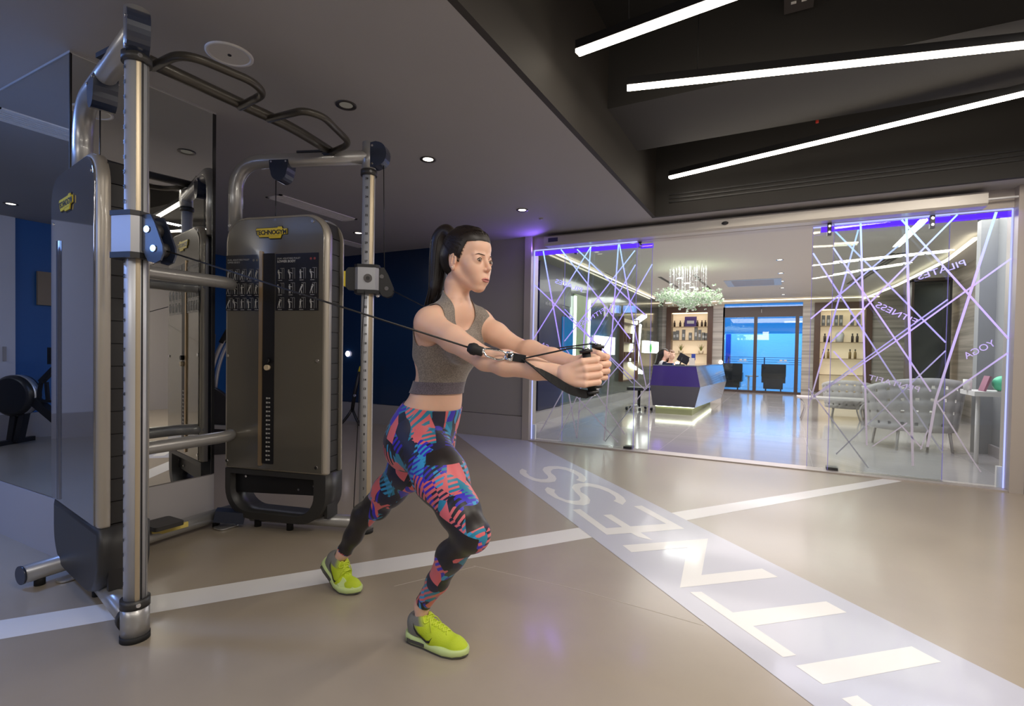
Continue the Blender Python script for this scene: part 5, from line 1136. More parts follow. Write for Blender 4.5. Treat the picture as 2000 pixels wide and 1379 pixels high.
# ---------------- head
HS = 1.045; ha = math.radians(-7); HF = np.array((math.cos(ha)*.998, math.sin(ha), -.05)); HF /= np.linalg.norm(HF); HL = np.cross((0, 0, 1), HF); HL /= np.linalg.norm(HL); HU = np.cross(HF, HL); HR = np.stack([HF, HL, HU], 1)
HC = K(913, 509, 1.68)
def hp(x, y, z): return HC+HR@(np.array((x, y, z))*HS)
def he_(c, r, k=.02, op='u', S=None): (S or B).el(hp(*c), np.array(r)*HS, HR, k, op)
def hc_(a, b, ra, rb=None, k=.015, op='u', S=None): (S or B).rc(hp(*a), hp(*b), ra*HS, (ra if rb is None else rb)*HS, k, op)
he_((-.010, 0, .032), (.094, .074, .086), .02); he_((.029, 0, -.030), (.057, .047, .079), .03)
he_((.052, 0, .045), (.038, .052, .042), .02)
hc_((.067, .005, -.099), (.067, -.005, -.099), .0145, k=.022)
for s_ in (-1, 1):
    hc_((-.008, s_*.052, -.045), (.054, s_*.012, -.101), .0120, .0105, .026)
    he_((.054, s_*.038, -.028), (.021, .019, .022), .03); he_((.064, s_*.018, -.050), (.018, .020, .022), .03)
    hc_((.085, s_*.013, .012), (.070, s_*.043, .013), .0065, .0055, .014)
    he_((.0935, s_*.031, -.0050), (.014, .0175, .0095), .010, 's')
    he_((.0725, s_*.0325, -.006), (.0172, .0178, .0168), .006); he_((.0905, s_*.0325, -.0068), (.0115, .0150, .0046), .0016, 's')
    he_((.068, s_*.016, -.072), (.018, .017, .018), .02)
hc_((.083, 0, .006), (.103, 0, -.030), .0066, .0080, .010); he_((.1035, 0, -.034), (.0085, .0080, .0076), .008)
for s_ in (-1, 1): he_((.0925, s_*.0110, -.0385), (.0085, .0055, .0060), .006); he_((.099, s_*.006, -.0465), (.005, .0032, .0035), .003, 's')
he_((.070, 0, -.072), (.0195, .020, .016), .02)
for s_ in (-1, 1):   # ears
    he_((-.010, s_*.071, -.010), (.018, .0065, .030), .006); he_((-.006, s_*.079, -.007), (.011, .0055, .019), .004, 's'); he_((-.005, s_*.073, -.037), (.008, .005, .009), .006)
    hc_((.004, s_*.074, -.009), (.004, s_*.074, -.020), .0035, .0035, .004); R3 = [(-.016, s_*.0755, .008), (-.004, s_*.0755, .012), (-.010, s_*.0755, -.004), (-.012, s_*.0755, -.020)]
    for a_i in range(3): hc_(R3[a_i], R3[a_i+1], .0022, .0022, .004)
# ---------------- hands gripping upright handles
def fist(c, wr, side, tilt=0):
    """side -1: right hand (back of the hand towards -y)"""
    X = c-wr; X /= np.linalg.norm(X); Z = np.array((-.06, 0, 1.0)); Z = Z-X*(Z@X); Z /= np.linalg.norm(Z); Y = np.cross(Z, X)*(1 if side < 0 else -1); k_ = .98
    def T(x, y, z): return c+(X*x+Y*y+Z*z)*k_
    zs = (.0360, .0122, -.0118, -.0345); rr = (.0112, .0114, .0110, .0098); mx = (-.016, -.010, -.012, -.019)
    for i in range(4):
        m_ = T(mx[i], -.031, zs[i]); p_ = T(mx[i]+.043, -.017, zs[i]-.001); d_ = T(mx[i]+.040, .014, zs[i]-.002); t_ = T(mx[i]+.016, .022, zs[i]-.001)
        B.chain([T(-.078, -.010, zs[i]*.50), m_], [.0165, .0120], .010)
        B.chain([m_, p_, d_, t_], [rr[i]*1.10, rr[i], rr[i]*.92, rr[i]*.82], .0022)
    B.chain([wr, T(-.070, -.006, 0)], [.0255, .022], .02); B.rc(T(-.06, .006, .020), T(-.025, .008, .030), .017, .015, .014)
    B.chain([T(-.035, .006, .034), T(-.006, .016, .050), T(.020, .020, .046), T(.034, .008, .040)], [.0125, .0112, .0100, .0085], .006)
    return T, Z
hR = K(1151, 727, 1.535); hL_ = K(1166, 716, 1.645)
TR, ZR_ = fist(hR, wrR, -1); TL, ZL_ = fist(hL_, wrL, 1)
# ---------------- surfaces: coarse body, fine head and hands, one mesh
lo, hi = np.array((-2.02, 1.36, .0)), np.array((-.44, 1.96, 1.70)); hB = .0055
boxes = [((HC-np.array((.13, .12, .150))), HC+np.array((.15, .12, .17)), .0022), (hR-np.array((.085, .062, .065)), hR+np.array((.075, .046, .075)), .0021), (hL_-np.array((.085, .052, .065)), hL_+np.array((.075, .07, .075)), .0021)]
def inside(c, b): return ((c > b[0]) & (c < b[1])).all(1)
v0, q0 = sdf_mesh(B, lo, hi, hB); c0_ = v0[q0].mean(1); kp = np.ones(len(q0), bool)
for b in boxes: kp &= ~inside(c0_, b)
VV = [v0]; QQ = [q0[kp]]; off_ = len(v0)
for b in boxes:
    v, q = sdf_mesh(B, b[0]-.004, b[1]+.004, b[2])
    c_ = v[q].mean(1); q = q[inside(c_, (b[0]-.003, b[1]+.003))]; VV.append(v); QQ.append(q+off_); off_ += len(v)
body = np_mesh('body', np.concatenate(VV), np.concatenate(QQ), M_skin, wom, O_W)
bv = np.empty(len(body.data.vertices)*3); body.data.vertices.foreach_get('co', bv); bv = bv.reshape(-1, 3)+O_W; G_ = np.zeros_like(bv)
for a_i in range(3):
    e_ = np.zeros(3); e_[a_i] = .0016
    for c0 in range(0, len(bv), 40000): G_[c0:c0+40000, a_i] = B.at(bv[c0:c0+40000]+e_)-B.at(bv[c0:c0+40000]-e_)
G_ /= np.linalg.norm(G_, axis=1)[:, None]+1e-12; body.data.normals_split_custom_set_from_vertices([tuple(g) for g in G_])
# ---------------- leggings
def plane(v, p, n): n = np.array(n, float); n /= np.linalg.norm(n); return (v-p)@n
v, q = sdf_mesh(B, np.array((-2.02, 1.36, .08)), np.array((-.80, 1.96, 1.06)), hB, .0045)
wf, wbk = K(900, 815, 1.62), K(801, 778, 1.70); wn = np.cross(wf-wbk, np.array((.1, 1, 0))); wn = wn if wn[2] < 0 else -wn
val = np.minimum(plane(v, wbk, wn), 10)
def capv(v, p, axis_to, r):   # cut near an ankle only
    d = plane(v, p, np.array(axis_to)-p); near = np.linalg.norm(v-p, axis=1) < r; return np.where(near | (d < -r*2), d, 10)
aR = anR+(knR-anR)*.05; aL = anL+(knL-anL)*.03
dR = plane(v, aR, knR-anR+np.array((.02, 0, 0))); dL = plane(v, aL, knL-anL)
selR = np.linalg.norm(v[:, [0, 1]]-aR[[0, 1]], axis=1) < .26; selR &= v[:, 2] < .36; selL = (v[:, 0] < -1.70) & (v[:, 2] < .36)
val = np.where(selR & ~selL, np.minimum(val, dR), val); val = np.where(selL, np.minimum(val, dL), val)
# sheer black panels
def segd(v, a, b): ab = b-a; t = np.clip(((v-a)@ab)/(ab@ab), 0, 1); return np.linalg.norm(v-a-t[:, None]*ab, axis=1), t
sh1 = np.minimum(np.minimum(plane(v, K(726, 972, 1.76), (-.35, 0, -1)), plane(v, K(716, 1030, 1.76), np.array((-.9, -.3, .30)))), plane(v, K(672, 1068, 1.8), np.array((.5, 0, 1))))
sh1 = np.where(v[:, 0] < -1.52, sh1, -1)
kb = K(893, 1052, 1.50); sh2 = np.minimum(np.minimum(plane(v, K(905, 1035, 1.46), np.array((-.35, 0, -1))), plane(v, K(900, 1088, 1.5), np.array((-.15, 0, 1)))), plane(v, K(938, 1050, 1.46), np.array((-1, -.3, .35))))
sh2 = np.where((v[:, 0] > -1.35) & (v[:, 1] < 1.64), sh2, -1)
sh3 = np.minimum(np.minimum(plane(v, K(833, 885, 1.5), (.45, 0, -1)), plane(v, K(860, 910, 1.5), (-.05, 0, 1))), plane(v, K(828, 890, 1.5), (1, 0, .55))); sh3 = np.where(v[:, 1] < 1.62, sh3, -1)
sh4 = np.minimum(np.minimum(plane(v, K(920, 988, 1.5), (-.2, 0, -1)), plane(v, K(935, 1030, 1.5), (-.5, 0, 1))), plane(v, K(917, 1000, 1.5), (1, 0, .5))); sh4 = np.where(v[:, 1] < 1.62, sh4, -1)
sheer = np.maximum(np.maximum(sh1, sh2), np.maximum(sh3, sh4))
nv_, nq = clip_mesh(v, q, val); sheer2 = np.concatenate([sheer, np.full(len(nv_)-len(v), -1.0)])
pts = np.array(nv_[len(v):])
leg = np_mesh('leggings', nv_, nq, M_leg, wom, O_W, {'sheer': sheer2}); so = leg.modifiers.new('thickness', 'SOLIDIFY'); so.thickness = .003; so.offset = -1
tag(leg, label='tight leggings with coral, blue, teal and black streak print')
# ---------------- crop top
Torso.el(shR+np.array((0, .012, 0)), (.050, .046, .056), Rb, .04); Torso.el(shL+np.array((0, -.012, 0)), (.050, .046, .056), Rb, .04)
v, q = sdf_mesh(Torso, np.array((-1.52, 1.40, .93)), np.array((-.80, 1.96, 1.395)), .0045, .0045)
hem = K(803, 762, 1.70); hemf = K(912, 773, 1.66); hn = np.cross(hemf-hem, np.array((.05, 1, 0))); hn = hn if hn[2] > 0 else -hn
def holes(v):
    # arm holes and neckline
    a1, t1 = segd(v, shR+np.array((-.01, -.035, -.035)), elR+(elR-shR)*.6); a2, t2 = segd(v, shL+np.array((.0, .035, -.035)), elL+(elL-shL)*.6)
    ah1 = np.where(t1 > 0.0, a1-.071, a1-.071); ah2 = a2-.071
    cutR = plane(v, shR+np.array((0, .018, 0)), (0.08, 1, -.16)); cutL = plane(v, shL+np.array((0, -.012, 0)), (-.05, -1, -.14))
    nl, _ = segd(v, nk1+np.array((0, 0, .05)), nk0+np.array((.048, -.014, -.004))); nlv = np.minimum(nl-.066, np.linalg.norm(v-K(913, 600, 1.62), axis=1)-.052)
    return np.minimum.reduce([ah1, ah2, np.where(v[:, 2] > shR[2]-.12, cutR, 10), np.where(v[:, 2] > shL[2]-.12, cutL, 10), nlv])
H_ = holes(v); pl = plane(v, hem, hn)
# side cut-out triangle above the band
tri = np.maximum.reduce([plane(v, K(803, 747, 1.6), -np.array((-.25, 0, -1.0))*-1*-1), plane(v, K(806, 722, 1.6), (.72, -.2, .70)), plane(v, K(830, 738, 1.6), (1, -.35, .2))]); tri = np.where((v[:, 1] < 1.66), np.maximum(tri, -10), 10)
bandz = plane(v, K(803, 742, 1.70), hn)
tcut = np.maximum.reduce([-(bandz), plane(v, K(816, 703, 1.6), (.72, -.05, .69))]); tcut = np.where((v[:, 1] < 1.68) & (v[:, 0] < -1.25), tcut, 10)
main = np.minimum.reduce([H_, bandz, tcut]); nv_, nq = clip_mesh(v, q, main); top = np_mesh('crop_top', nv_, nq, M_top, wom, O_W); so = top.modifiers.new('thickness', 'SOLIDIFY'); so.thickness = .003; so.offset = -1
v2, q2 = sdf_mesh(Torso, np.array((-1.52, 1.50, .93)), np.array((-.88, 1.96, 1.16)), .0045, .0052)
nv_, nq = clip_mesh(v2, q2, np.minimum(plane(v2, hem, hn), -plane(v2, K(803, 740, 1.70), hn))); bnd = np_mesh('top_band', nv_, nq, M_topband, wom, O_W); so = bnd.modifiers.new('thickness', 'SOLIDIFY'); so.thickness = .004; so.offset = -1; tag(bnd, label='darker grey elastic band of the crop top')
# neckline piping
# ---------------- eyes, brows, lips
def hobj(mb, nm, m, par=wom): mb.v = [tuple(hp(*p)-O_W) for p in mb.v]; return mb.build(nm, m, par)
for s_ in (-1, 1):
    ec = Vector((.0735, s_*.0325, -.0060)); e = hobj(MB().ball(ec, .0152, 16), 'eye', M_eyew)
    g = Vector((.96, -.16, -.08)).normalized()
    hobj(MB().ball(ec+g*.0100, .0072, 12), 'iris', M_iris, e)
    # upper lid with lashes, lower lid
    lid = [Vector((.0735, s_*.0325, -.006))+Vector((math.cos(t)*math.cos(p_), s_*math.sin(t)*1.0, math.sin(p_))).normalized()*.0168 for t, p_ in [(math.radians(a), math.radians(b)) for a, b in ((-48, 2), (-28, 20), (-5, 27), (18, 24), (38, 12), (50, 2))]]
    hobj(MB().tube(lid, [.0006, .0012, .0015, .0016, .0015, .0010], 8), 'upper_lash', M_brow)
    lid2 = [Vector((.0735, s_*.0325, -.006))+Vector((math.cos(t), s_*math.sin(t), math.sin(p_))).normalized()*.0163 for t, p_ in [(math.radians(a), math.radians(b)) for a, b in ((-46, -2), (-20, -22), (5, -26), (30, -18), (50, 0))]]
    hobj(MB().tube(lid2, [.0006, .0010, .0011, .0010, .0007], 6), 'lower_lid', M_lip if False else mat('lid_line', (.28, .14, .11), .5) if 'lid_line' not in MATS else MATS['lid_line'])
    br = [(.0930, s_*.013, .0125), (.0930, s_*.023, .0145), (.0870, s_*.035, .0160), (.0760, s_*.048, .0125)]
    brp = []
    for p in br:
        dd = np.array([1, s_*.5*(abs(p[1])/.046), 0]); dd /= np.linalg.norm(dd); c_ = np.array((.04, p[1]*.6, p[2])); ts = np.linspace(0, .08, 60); w_p = np.array([hp(*(c_+dd*t)) for t in ts]); f_ = B.at(w_p); i_ = int(np.argmax(f_ > 0)); brp.append(tuple(c_+dd*ts[i_]))
    hobj(MB().tube(brp, [.0016, .0022, .0020, .0008], 8, sq=.8), 'eyebrow', M_brow)
def face_x(y, z):
    dd = np.array((1.0, y*6, 0)); dd /= np.linalg.norm(dd); c_ = np.array((.03, y*.5, z)); ts = np.linspace(.01, .09, 160); f_ = B.at(np.array([hp(*(c_+dd*t)) for t in ts])); i_ = int(np.argmax(f_ > 0)); return c_+dd*ts[i_]
lp = None
for nm_, dz, rr_, bow in (('upper_lip', .0034, .0042, .0012), ('lower_lip', -.0042, .0052, 0)):
    pts, rs = [], []
    for t in np.linspace(-1, 1, 13):
        y = t*.0235; env = max(0, 1-t*t)**.55; p = face_x(y, -.0745+dz*env+bow*(abs(t) > .1)*(abs(t) < .45)); pts.append(tuple(p-np.array((.0012, 0, 0)))); rs.append(.0006+rr_*env)
    o = hobj(MB().tube(pts, rs, 10, sq=.72, upv=(0, 0, 1)), nm_, M_lip)
pts = [tuple(face_x(t*.0235, -.0743)+np.array((.0022*(1-t*t)-.0006, 0, 0))) for t in np.linspace(-1.05, 1.05, 11)]; hobj(MB().tube(pts, .0009, 6), 'mouth_line', mat('mouth_line', (.10, .03, .03), .6))
hobj(MB().ball((-.004, -.0785, -.036), .0030, 8), 'earring', M_chrome)
# ---------------- hair
Hh = Sdf(); he_((-.012, 0, .034), (.0985, .0785, .0915), .02, 'u', Hh); he_((-.055, 0, .0), (.055, .062, .062), .03, 'u', Hh); he_((.0, 0, .07), (.085, .070, .052), .02, 'u', Hh)
v, q = sdf_mesh(Hh, HC-.16, HC+.17, .003)
L_c = (v-HC)@HR/HS   # local coords
x_, y_, z_ = L_c[:, 0], L_c[:, 1], L_c[:, 2]
line = .030+.95*(z_-.068)*0      # forehead hairline, temples, behind the ears, nape
fh = z_-(.083-.0*np.abs(y_)+9*y_**2*0)
hair_keep = np.where(np.abs(y_) < .045, (.058-x_)*.8+(z_-.088)*1.0+0.012, (.030-x_)+(z_-.040)*.35)
front = np.maximum(.010+(z_+.020)*.46-x_, z_-.060-np.maximum(0, .040-np.abs(y_))*.12)
ear = np.sqrt((x_+.010)**2+((z_+.011)*.80)**2)-.0265; nape = (z_+.062)+(-x_-.03)*.55
val = np.minimum.reduce([front, np.where(np.abs(y_) > .04, ear, 1), np.where(x_ < .02, nape, 1)])
nv_, nq = clip_mesh(v, q, val)
hm = M_hair; nt = hm.node_tree; bb = nt.nodes['Principled BSDF']; tcn = nt.nodes.new('ShaderNodeTexCoord'); mpn = nt.nodes.new('ShaderNodeMapping'); mpn.inputs['Scale'].default_value = (60, 260, 60); mpn.inputs['Rotation'].default_value = (0, .6, 0); nn = nt.nodes.new('ShaderNodeTexNoise'); nn.inputs['Scale'].default_value = 1.5; bpn = nt.nodes.new('ShaderNodeBump'); bpn.inputs['Strength'].default_value = .12; bpn.inputs['Distance'].default_value = .004
nt.links.new(tcn.outputs['Object'], mpn.inputs[0]); nt.links.new(mpn.outputs[0], nn.inputs['Vector']); nt.links.new(nn.outputs['Fac'], bpn.inputs['Height']); nt.links.new(bpn.outputs[0], bb.inputs['Normal'])
hair = np_mesh('hair', nv_, nq, M_hair, wom, O_W); so = hair.modifiers.new('thickness', 'SOLIDIFY'); so.thickness = .006; so.offset = -1
# ponytail: core plus combed strands
tail = [K(884, 462, 1.70), K(872, 452, 1.705), K(861, 468, 1.71), K(857, 500, 1.705), K(855, 535, 1.70), K(851, 565, 1.69), K(844, 588, 1.685)]; tr_ = [.018, .026, .036, .036, .034, .027, .010]
tt = np.linspace(0, 6, 37); T_ = np.array(tail); cat = []
for u in tt:
    i = min(5, int(u)); f_ = u-i; p0, p1, p2, p3 = T_[max(i-1, 0)], T_[i], T_[i+1], T_[min(i+2, 6)]; cat.append(.5*(2*p1+(p2-p0)*f_+(2*p0-5*p1+4*p2-p3)*f_**2+(3*p1-p0-3*p2+p3)*f_**3))
Tl = Sdf(); Tl.chain(cat, list(np.interp(tt, range(7), tr_)), .008); v, q = sdf_mesh(Tl, np.min(tail, 0)-.07, np.max(tail, 0)+.07, .004); pt = np_mesh('ponytail', v, q, M_hair, wom, O_W)
st_ = MB(); rr = random.Random(11)
for k in range(110):
    a = rr.uniform(0, 6.28); rad = rr.uniform(.80, 1.10); pts = []; end = rr.uniform(.85, 1.0); ph_ = rr.uniform(-.5, .5)
    for i, (c_, r_) in enumerate(zip(tail, tr_)):
        d = tail[min(i+1, 6)]-tail[max(i-1, 0)]; d /= np.linalg.norm(d); s1_ = np.cross(d, (0, 1, 0)); s1_ /= np.linalg.norm(s1_); s2_ = np.cross(d, s1_); aa = a+ph_*i/6
        R_ = r_*rad*(1 if i < 6 else rr.uniform(1, 2.6)); pts.append(Vector(c_+s1_*math.cos(aa)*R_+s2_*math.sin(aa)*R_+(d*rr.uniform(-.01, .03) if i == 6 else 0))-Vector(O_W))
    st_.tube(arc_pts(pts, .03, 2), .0016, 4, caps=False)
tag(st_.build('strands', M_hair, pt, fix=False), kind='stuff')
c_ = tail[0]*.5+tail[1]*.5; d = tail[1]-tail[0]; MBt = MB(); MBt.tube([Vector(tail[0]-O_W), Vector(tail[0]+d*.45-O_W)], .0215, 14); MBt.build('hair_tie', M_rubber, pt)
# strands combed back over the head
st_ = MB()
for k in range(90):
    yy = rr.uniform(-.066, .066); z0 = .09-.35*abs(yy)*.9; p0 = np.array((.062-abs(yy)*.75, yy, z0+.0)); p2 = np.array((-.085, yy*.25, .070)); pts = []
    for t in np.linspace(0, 1, 7):
        p = p0*(1-t)+p2*t; c3 = np.array((-.008, 0, .034)); d = p-c3; d[2] += .055*math.sin(math.pi*t); d /= np.linalg.norm(d)
        ts = np.linspace(.05, .14, 46); w_p = np.array([hp(*(c3+d*t_)) for t_ in ts]); f_ = Hh.at(w_p); i_ = int(np.argmax(f_ > 0)); pts.append(Vector(hp(*(c3+d*(ts[i_]-.0005)))-O_W))
    st_.tube(pts, .0013, 4, caps=False)
for k in range(340):
    u_ = rr.random(); sd_ = rr.choice((-1, 1)); jj = rr.uniform(-.004, .005)
    if u_ < .35: p0 = np.array((.075, rr.uniform(-.045, .045), .058+jj))
    else: z0 = rr.uniform(-.020, .060); p0 = np.array((.012+(z0+.02)*.46+jj, sd_*.066, z0))
    p2 = np.array((-.085, sd_*.012 if u_ > .35 else p0[1]*.2, .066)); pts = []; c3 = np.array((-.008, 0, .034)); d0_, d2_ = p0-c3, p2-c3
    for t in np.linspace(0, 1, 7):
        d = d0_/np.linalg.norm(d0_)*(1-t)+d2_/np.linalg.norm(d2_)*t+np.array((0, sd_*.25 if u_ > .35 else 0, .30 if u_ < .35 else .12))*math.sin(math.pi*t); d /= np.linalg.norm(d)
        ts = np.linspace(.05, .14, 46); w_p = np.array([hp(*(c3+d*t_)) for t_ in ts]); f_ = Hh.at(w_p); i_ = int(np.argmax(f_ > 0)); pts.append(Vector(hp(*(c3+d*(ts[i_]-(.0030 if t == 0 else .0004))))-O_W))
    st_.tube(pts, [.0002, .0006]+[.0009]*5, 4, caps=False)
tag(st_.build('strands', M_hair, hair, fix=False), kind='stuff')
# bracelet and nails
bc = wrR+(hR-wrR)*.02; X_ = (hR-wrR)/np.linalg.norm(hR-wrR); y1 = np.cross(X_, (0, 0, 1)); z1 = np.cross(y1, X_)
MB().tube([Vector(bc-O_W+(y1*math.cos(t)+z1*math.sin(t))*.0285) for t in [2*math.pi*k/24 for k in range(24)]], .0014, 6, closed=True).build('bracelet', mat('bracelet_gold', (.75, .6, .35), .2, metal=1), wom)
MB().ball(Vector(bc-O_W+(y1*.3-z1*.95)*.032), .009, 10).build('charm', M_chrome, wom)
# ---------------- shoes
M_lime = mat('shoe_lime_mesh', (.52, .66, .02), .55, bump=(500, .35)); M_limes = mat('sole_pale_lime', (.55, .68, .28), .45); M_greys = mat('shoe_grey', (.16, .16, .15), .6, bump=(500, .3)); M_sole_d = mat('sole_dark_grey', (.06, .06, .05), .4, coat=.3)
def shoe_upper_mat():
    m = mat('shoe_upper', (.5, .6, .02), .55, bump=(500, .35)); nt = m.node_tree; b = nt.nodes['Principled BSDF']; N = nt.nodes.new; a = N('ShaderNodeAttribute'); a.attribute_name = 'grey'; r = N('ShaderNodeMapRange'); r.inputs[1].default_value = -.012; r.inputs[2].default_value = .012; mx = N('ShaderNodeMix'); mx.data_type = 'RGBA'
    nt.links.new(a.outputs['Fac'], r.inputs[0]); nt.links.new(r.outputs[0], mx.inputs[0]); mx.inputs[6].default_value = (.50, .64, .015, 1); mx.inputs[7].default_value = (.20, .20, .18, 1); nt.links.new(mx.outputs[2], b.inputs['Base Color']); return m
M_upper = shoe_upper_mat()
US = Sdf(); US.el((.045, 0, .058), (.042, .034, .050), k=.02).rc((.038, 0, .088), (.075, 0, .098), .033, .034, .02).rc((.08, 0, .068), (.15, 0, .046), .040, .038, .025).rc((.135, .002, .042), (.205, .004, .028), .0445, .036, .025).el((.222, .003, .028), (.046, .040, .030), k=.02)
US.el((.062, 0, .135), (.040, .0255, .045), k=.008, op='s')
def outline(n=44, grow=0.0):
    hw = [(-.004, 0), (.0, .018), (.012, .030), (.04, .036), (.09, .037), (.14, .045), (.19, .050), (.23, .044), (.26, .028), (.272, .012), (.275, 0)]
    return [(x, -(w_+grow)+.002) for x, w_ in hw]+[(x, (w_+grow)+.002) for x, w_ in hw[::-1][1:-1]]
def make_shoe(place, lab, lab_side):
    """place(p)->world point"""
    v, q = sdf_mesh(US, np.array((-.02, -.07, .012)), np.array((.29, .07, .16)), .0028); v = smooth_v(v, q, 1)
    root = empty('shoe', (0, 0, 0), 0, parent=wom); root.location = place((.12, 0, 0))-Vector(O_W); tag(root, label=lab); O = place((.12, 0, 0))
    def W(p): return place(p)-O
    grey = (.088-v[:, 0])*.9-(v[:, 2]-.06)*.5+np.where(v[:, 2] > .088, .03, 0)-.012; g2 = grey
    me = np_mesh('upper', [tuple(W(p)) for p in v], q, M_upper, root, None, {'grey': g2})
    def ob_(mb, nm, m): mb.v = [W(p) for p in mb.v]; return mb.build(nm, m, root)
    o = outline(); o2 = outline(grow=.003); n = len(o); q_ = MB()
    rings = [(outline(grow=-.004), .004), (o2, .010), (outline(grow=.004), .022), (o, .034)]
    def hz(x, z): return z*(1+.28*max(0, 1-x/.14)) if z > .01 else z
    vs_ = [(x, y, hz(x, z)+(.006*max(0, (x-.22)/.05) if z < .03 else 0)) for P_, z in rings for x, y in P_]
    q_.add(vs_, [(k*n+i, k*n+(i+1) % n, (k+1)*n+(i+1) % n, (k+1)*n+i) for k in range(3) for i in range(n)], True); q_.add(vs_[:n], [tuple(range(n-1, -1, -1))]); q_.add(vs_[-n:], [tuple(range(n))]); ob_(q_, 'midsole', M_limes)
    q_ = MB(); q_.prism([(x, y) for x, y in outline(grow=-.001)], 0, .006, lambda u, v_, h: (u, v_, h+.006*max(0, (u-.22)/.05))); ob_(q_, 'outsole', M_sole_d)
    for s_ in (-1, 1):   # grey air unit at the heel
        pts = [(x, s_*(w_+.0045)+.002) for x, w_ in ((.006, .024), (.02, .033), (.05, .0365), (.08, .037), (.105, .039))]; q_ = MB(); vs_ = []
        for z in (.012, .026): vs_ += [(x, y, z) for x, y in pts]
        q_.add(vs_, [(i, i+1, 5+i+1, 5+i) for i in range(4)], True); ob_(q_, 'heel_unit', M_sole_d)
    def surf_y(x, z, s_):
        ts = np.linspace(.0, .07, 71); f = US.at(np.stack([np.full(71, x), s_*ts, np.full(71, z)], 1)); ii = np.where(f < 0)[0]; i_ = ii[-1] if len(ii) else 20; return s_*(ts[i_]+.0022)
    def surf_z(x, y):
        ts = np.linspace(.02, .15, 131); f = US.at(np.stack([np.full(131, x), np.full(131, y), ts], 1)); ii = np.where(f < 0)[0]; i_ = ii[-1] if len(ii) else 20; return ts[i_]+.0015
    # side mark: long tapering hook
    up = [(.050, .094), (.062, .078), (.078, .062), (.098, .050), (.118, .045), (.133, .050), (.144, .064)]; dn = [(.050, .094), (.056, .074), (.068, .055), (.088, .040), (.112, .034), (.132, .038), (.144, .064)]
    for s_ in (-1, 1):
        q_ = MB(); vs_ = []
        for k in range(7):
            for t in (0, .5, 1): x = up[k][0]*(1-t)+dn[k][0]*t; z = up[k][1]*(1-t)+dn[k][1]*t; vs_.append((x, surf_y(x, z, s_), z))
        q_.add(vs_, [(k*3+i, k*3+i+1, k*3+3+i+1, k*3+3+i) for k in range(6) for i in range(2)], True); ob_(q_, 'side_mark', M_ink)
    q_ = MB()
    for k in range(6):
        x = .098+k*.017; w_ = .021-.0012*k
        for dx in (-.006, .006):
            pts = [(x+dx*(1 if t > 0 else -1)*abs(t)*1.0, t*w_, surf_z(x+dx*t, t*w_)+.001) for t in (-1, -.6, -.2, .2, .6, 1)]; q_.tube(pts, .0021, 6)
    ob_(q_, 'laces', mat('lace_lime', (.60, .72, .05), .6) if 'lace_lime' not in MATS else MATS['lace_lime'])
    q_ = MB(); zt_ = surf_z(.095, 0)
    for s_ in (-1, 1): q_.tube(arc_pts([(.096, 0, zt_+.004), (.085, s_*.020, zt_+.012), (.100, s_*.036, zt_-.010), (.112, s_*.022, zt_-.004), (.097, 0, zt_+.004)], .012, 5), .002, 6); q_.tube(arc_pts([(.096, 0, zt_+.004), (.118, s_*.020, zt_-.0), (.135, s_*.038, zt_-.035)], .01, 4), .002, 6)
    ob_(q_, 'lace_bow', MATS['lace_lime'])
    q_ = MB(); q_.tube(arc_pts([(.083, -.020, .108), (.095, -.019, .103), (.165, -.017, .0), (.175, 0, .0)][:2], .01, 3), .001, 4)
    return root
make_shoe(placeR, 'lime running shoe of the front foot, flat on the floor', 'r')
make_shoe(placeL, 'lime running shoe of the rear foot, heel lifted', 'l')
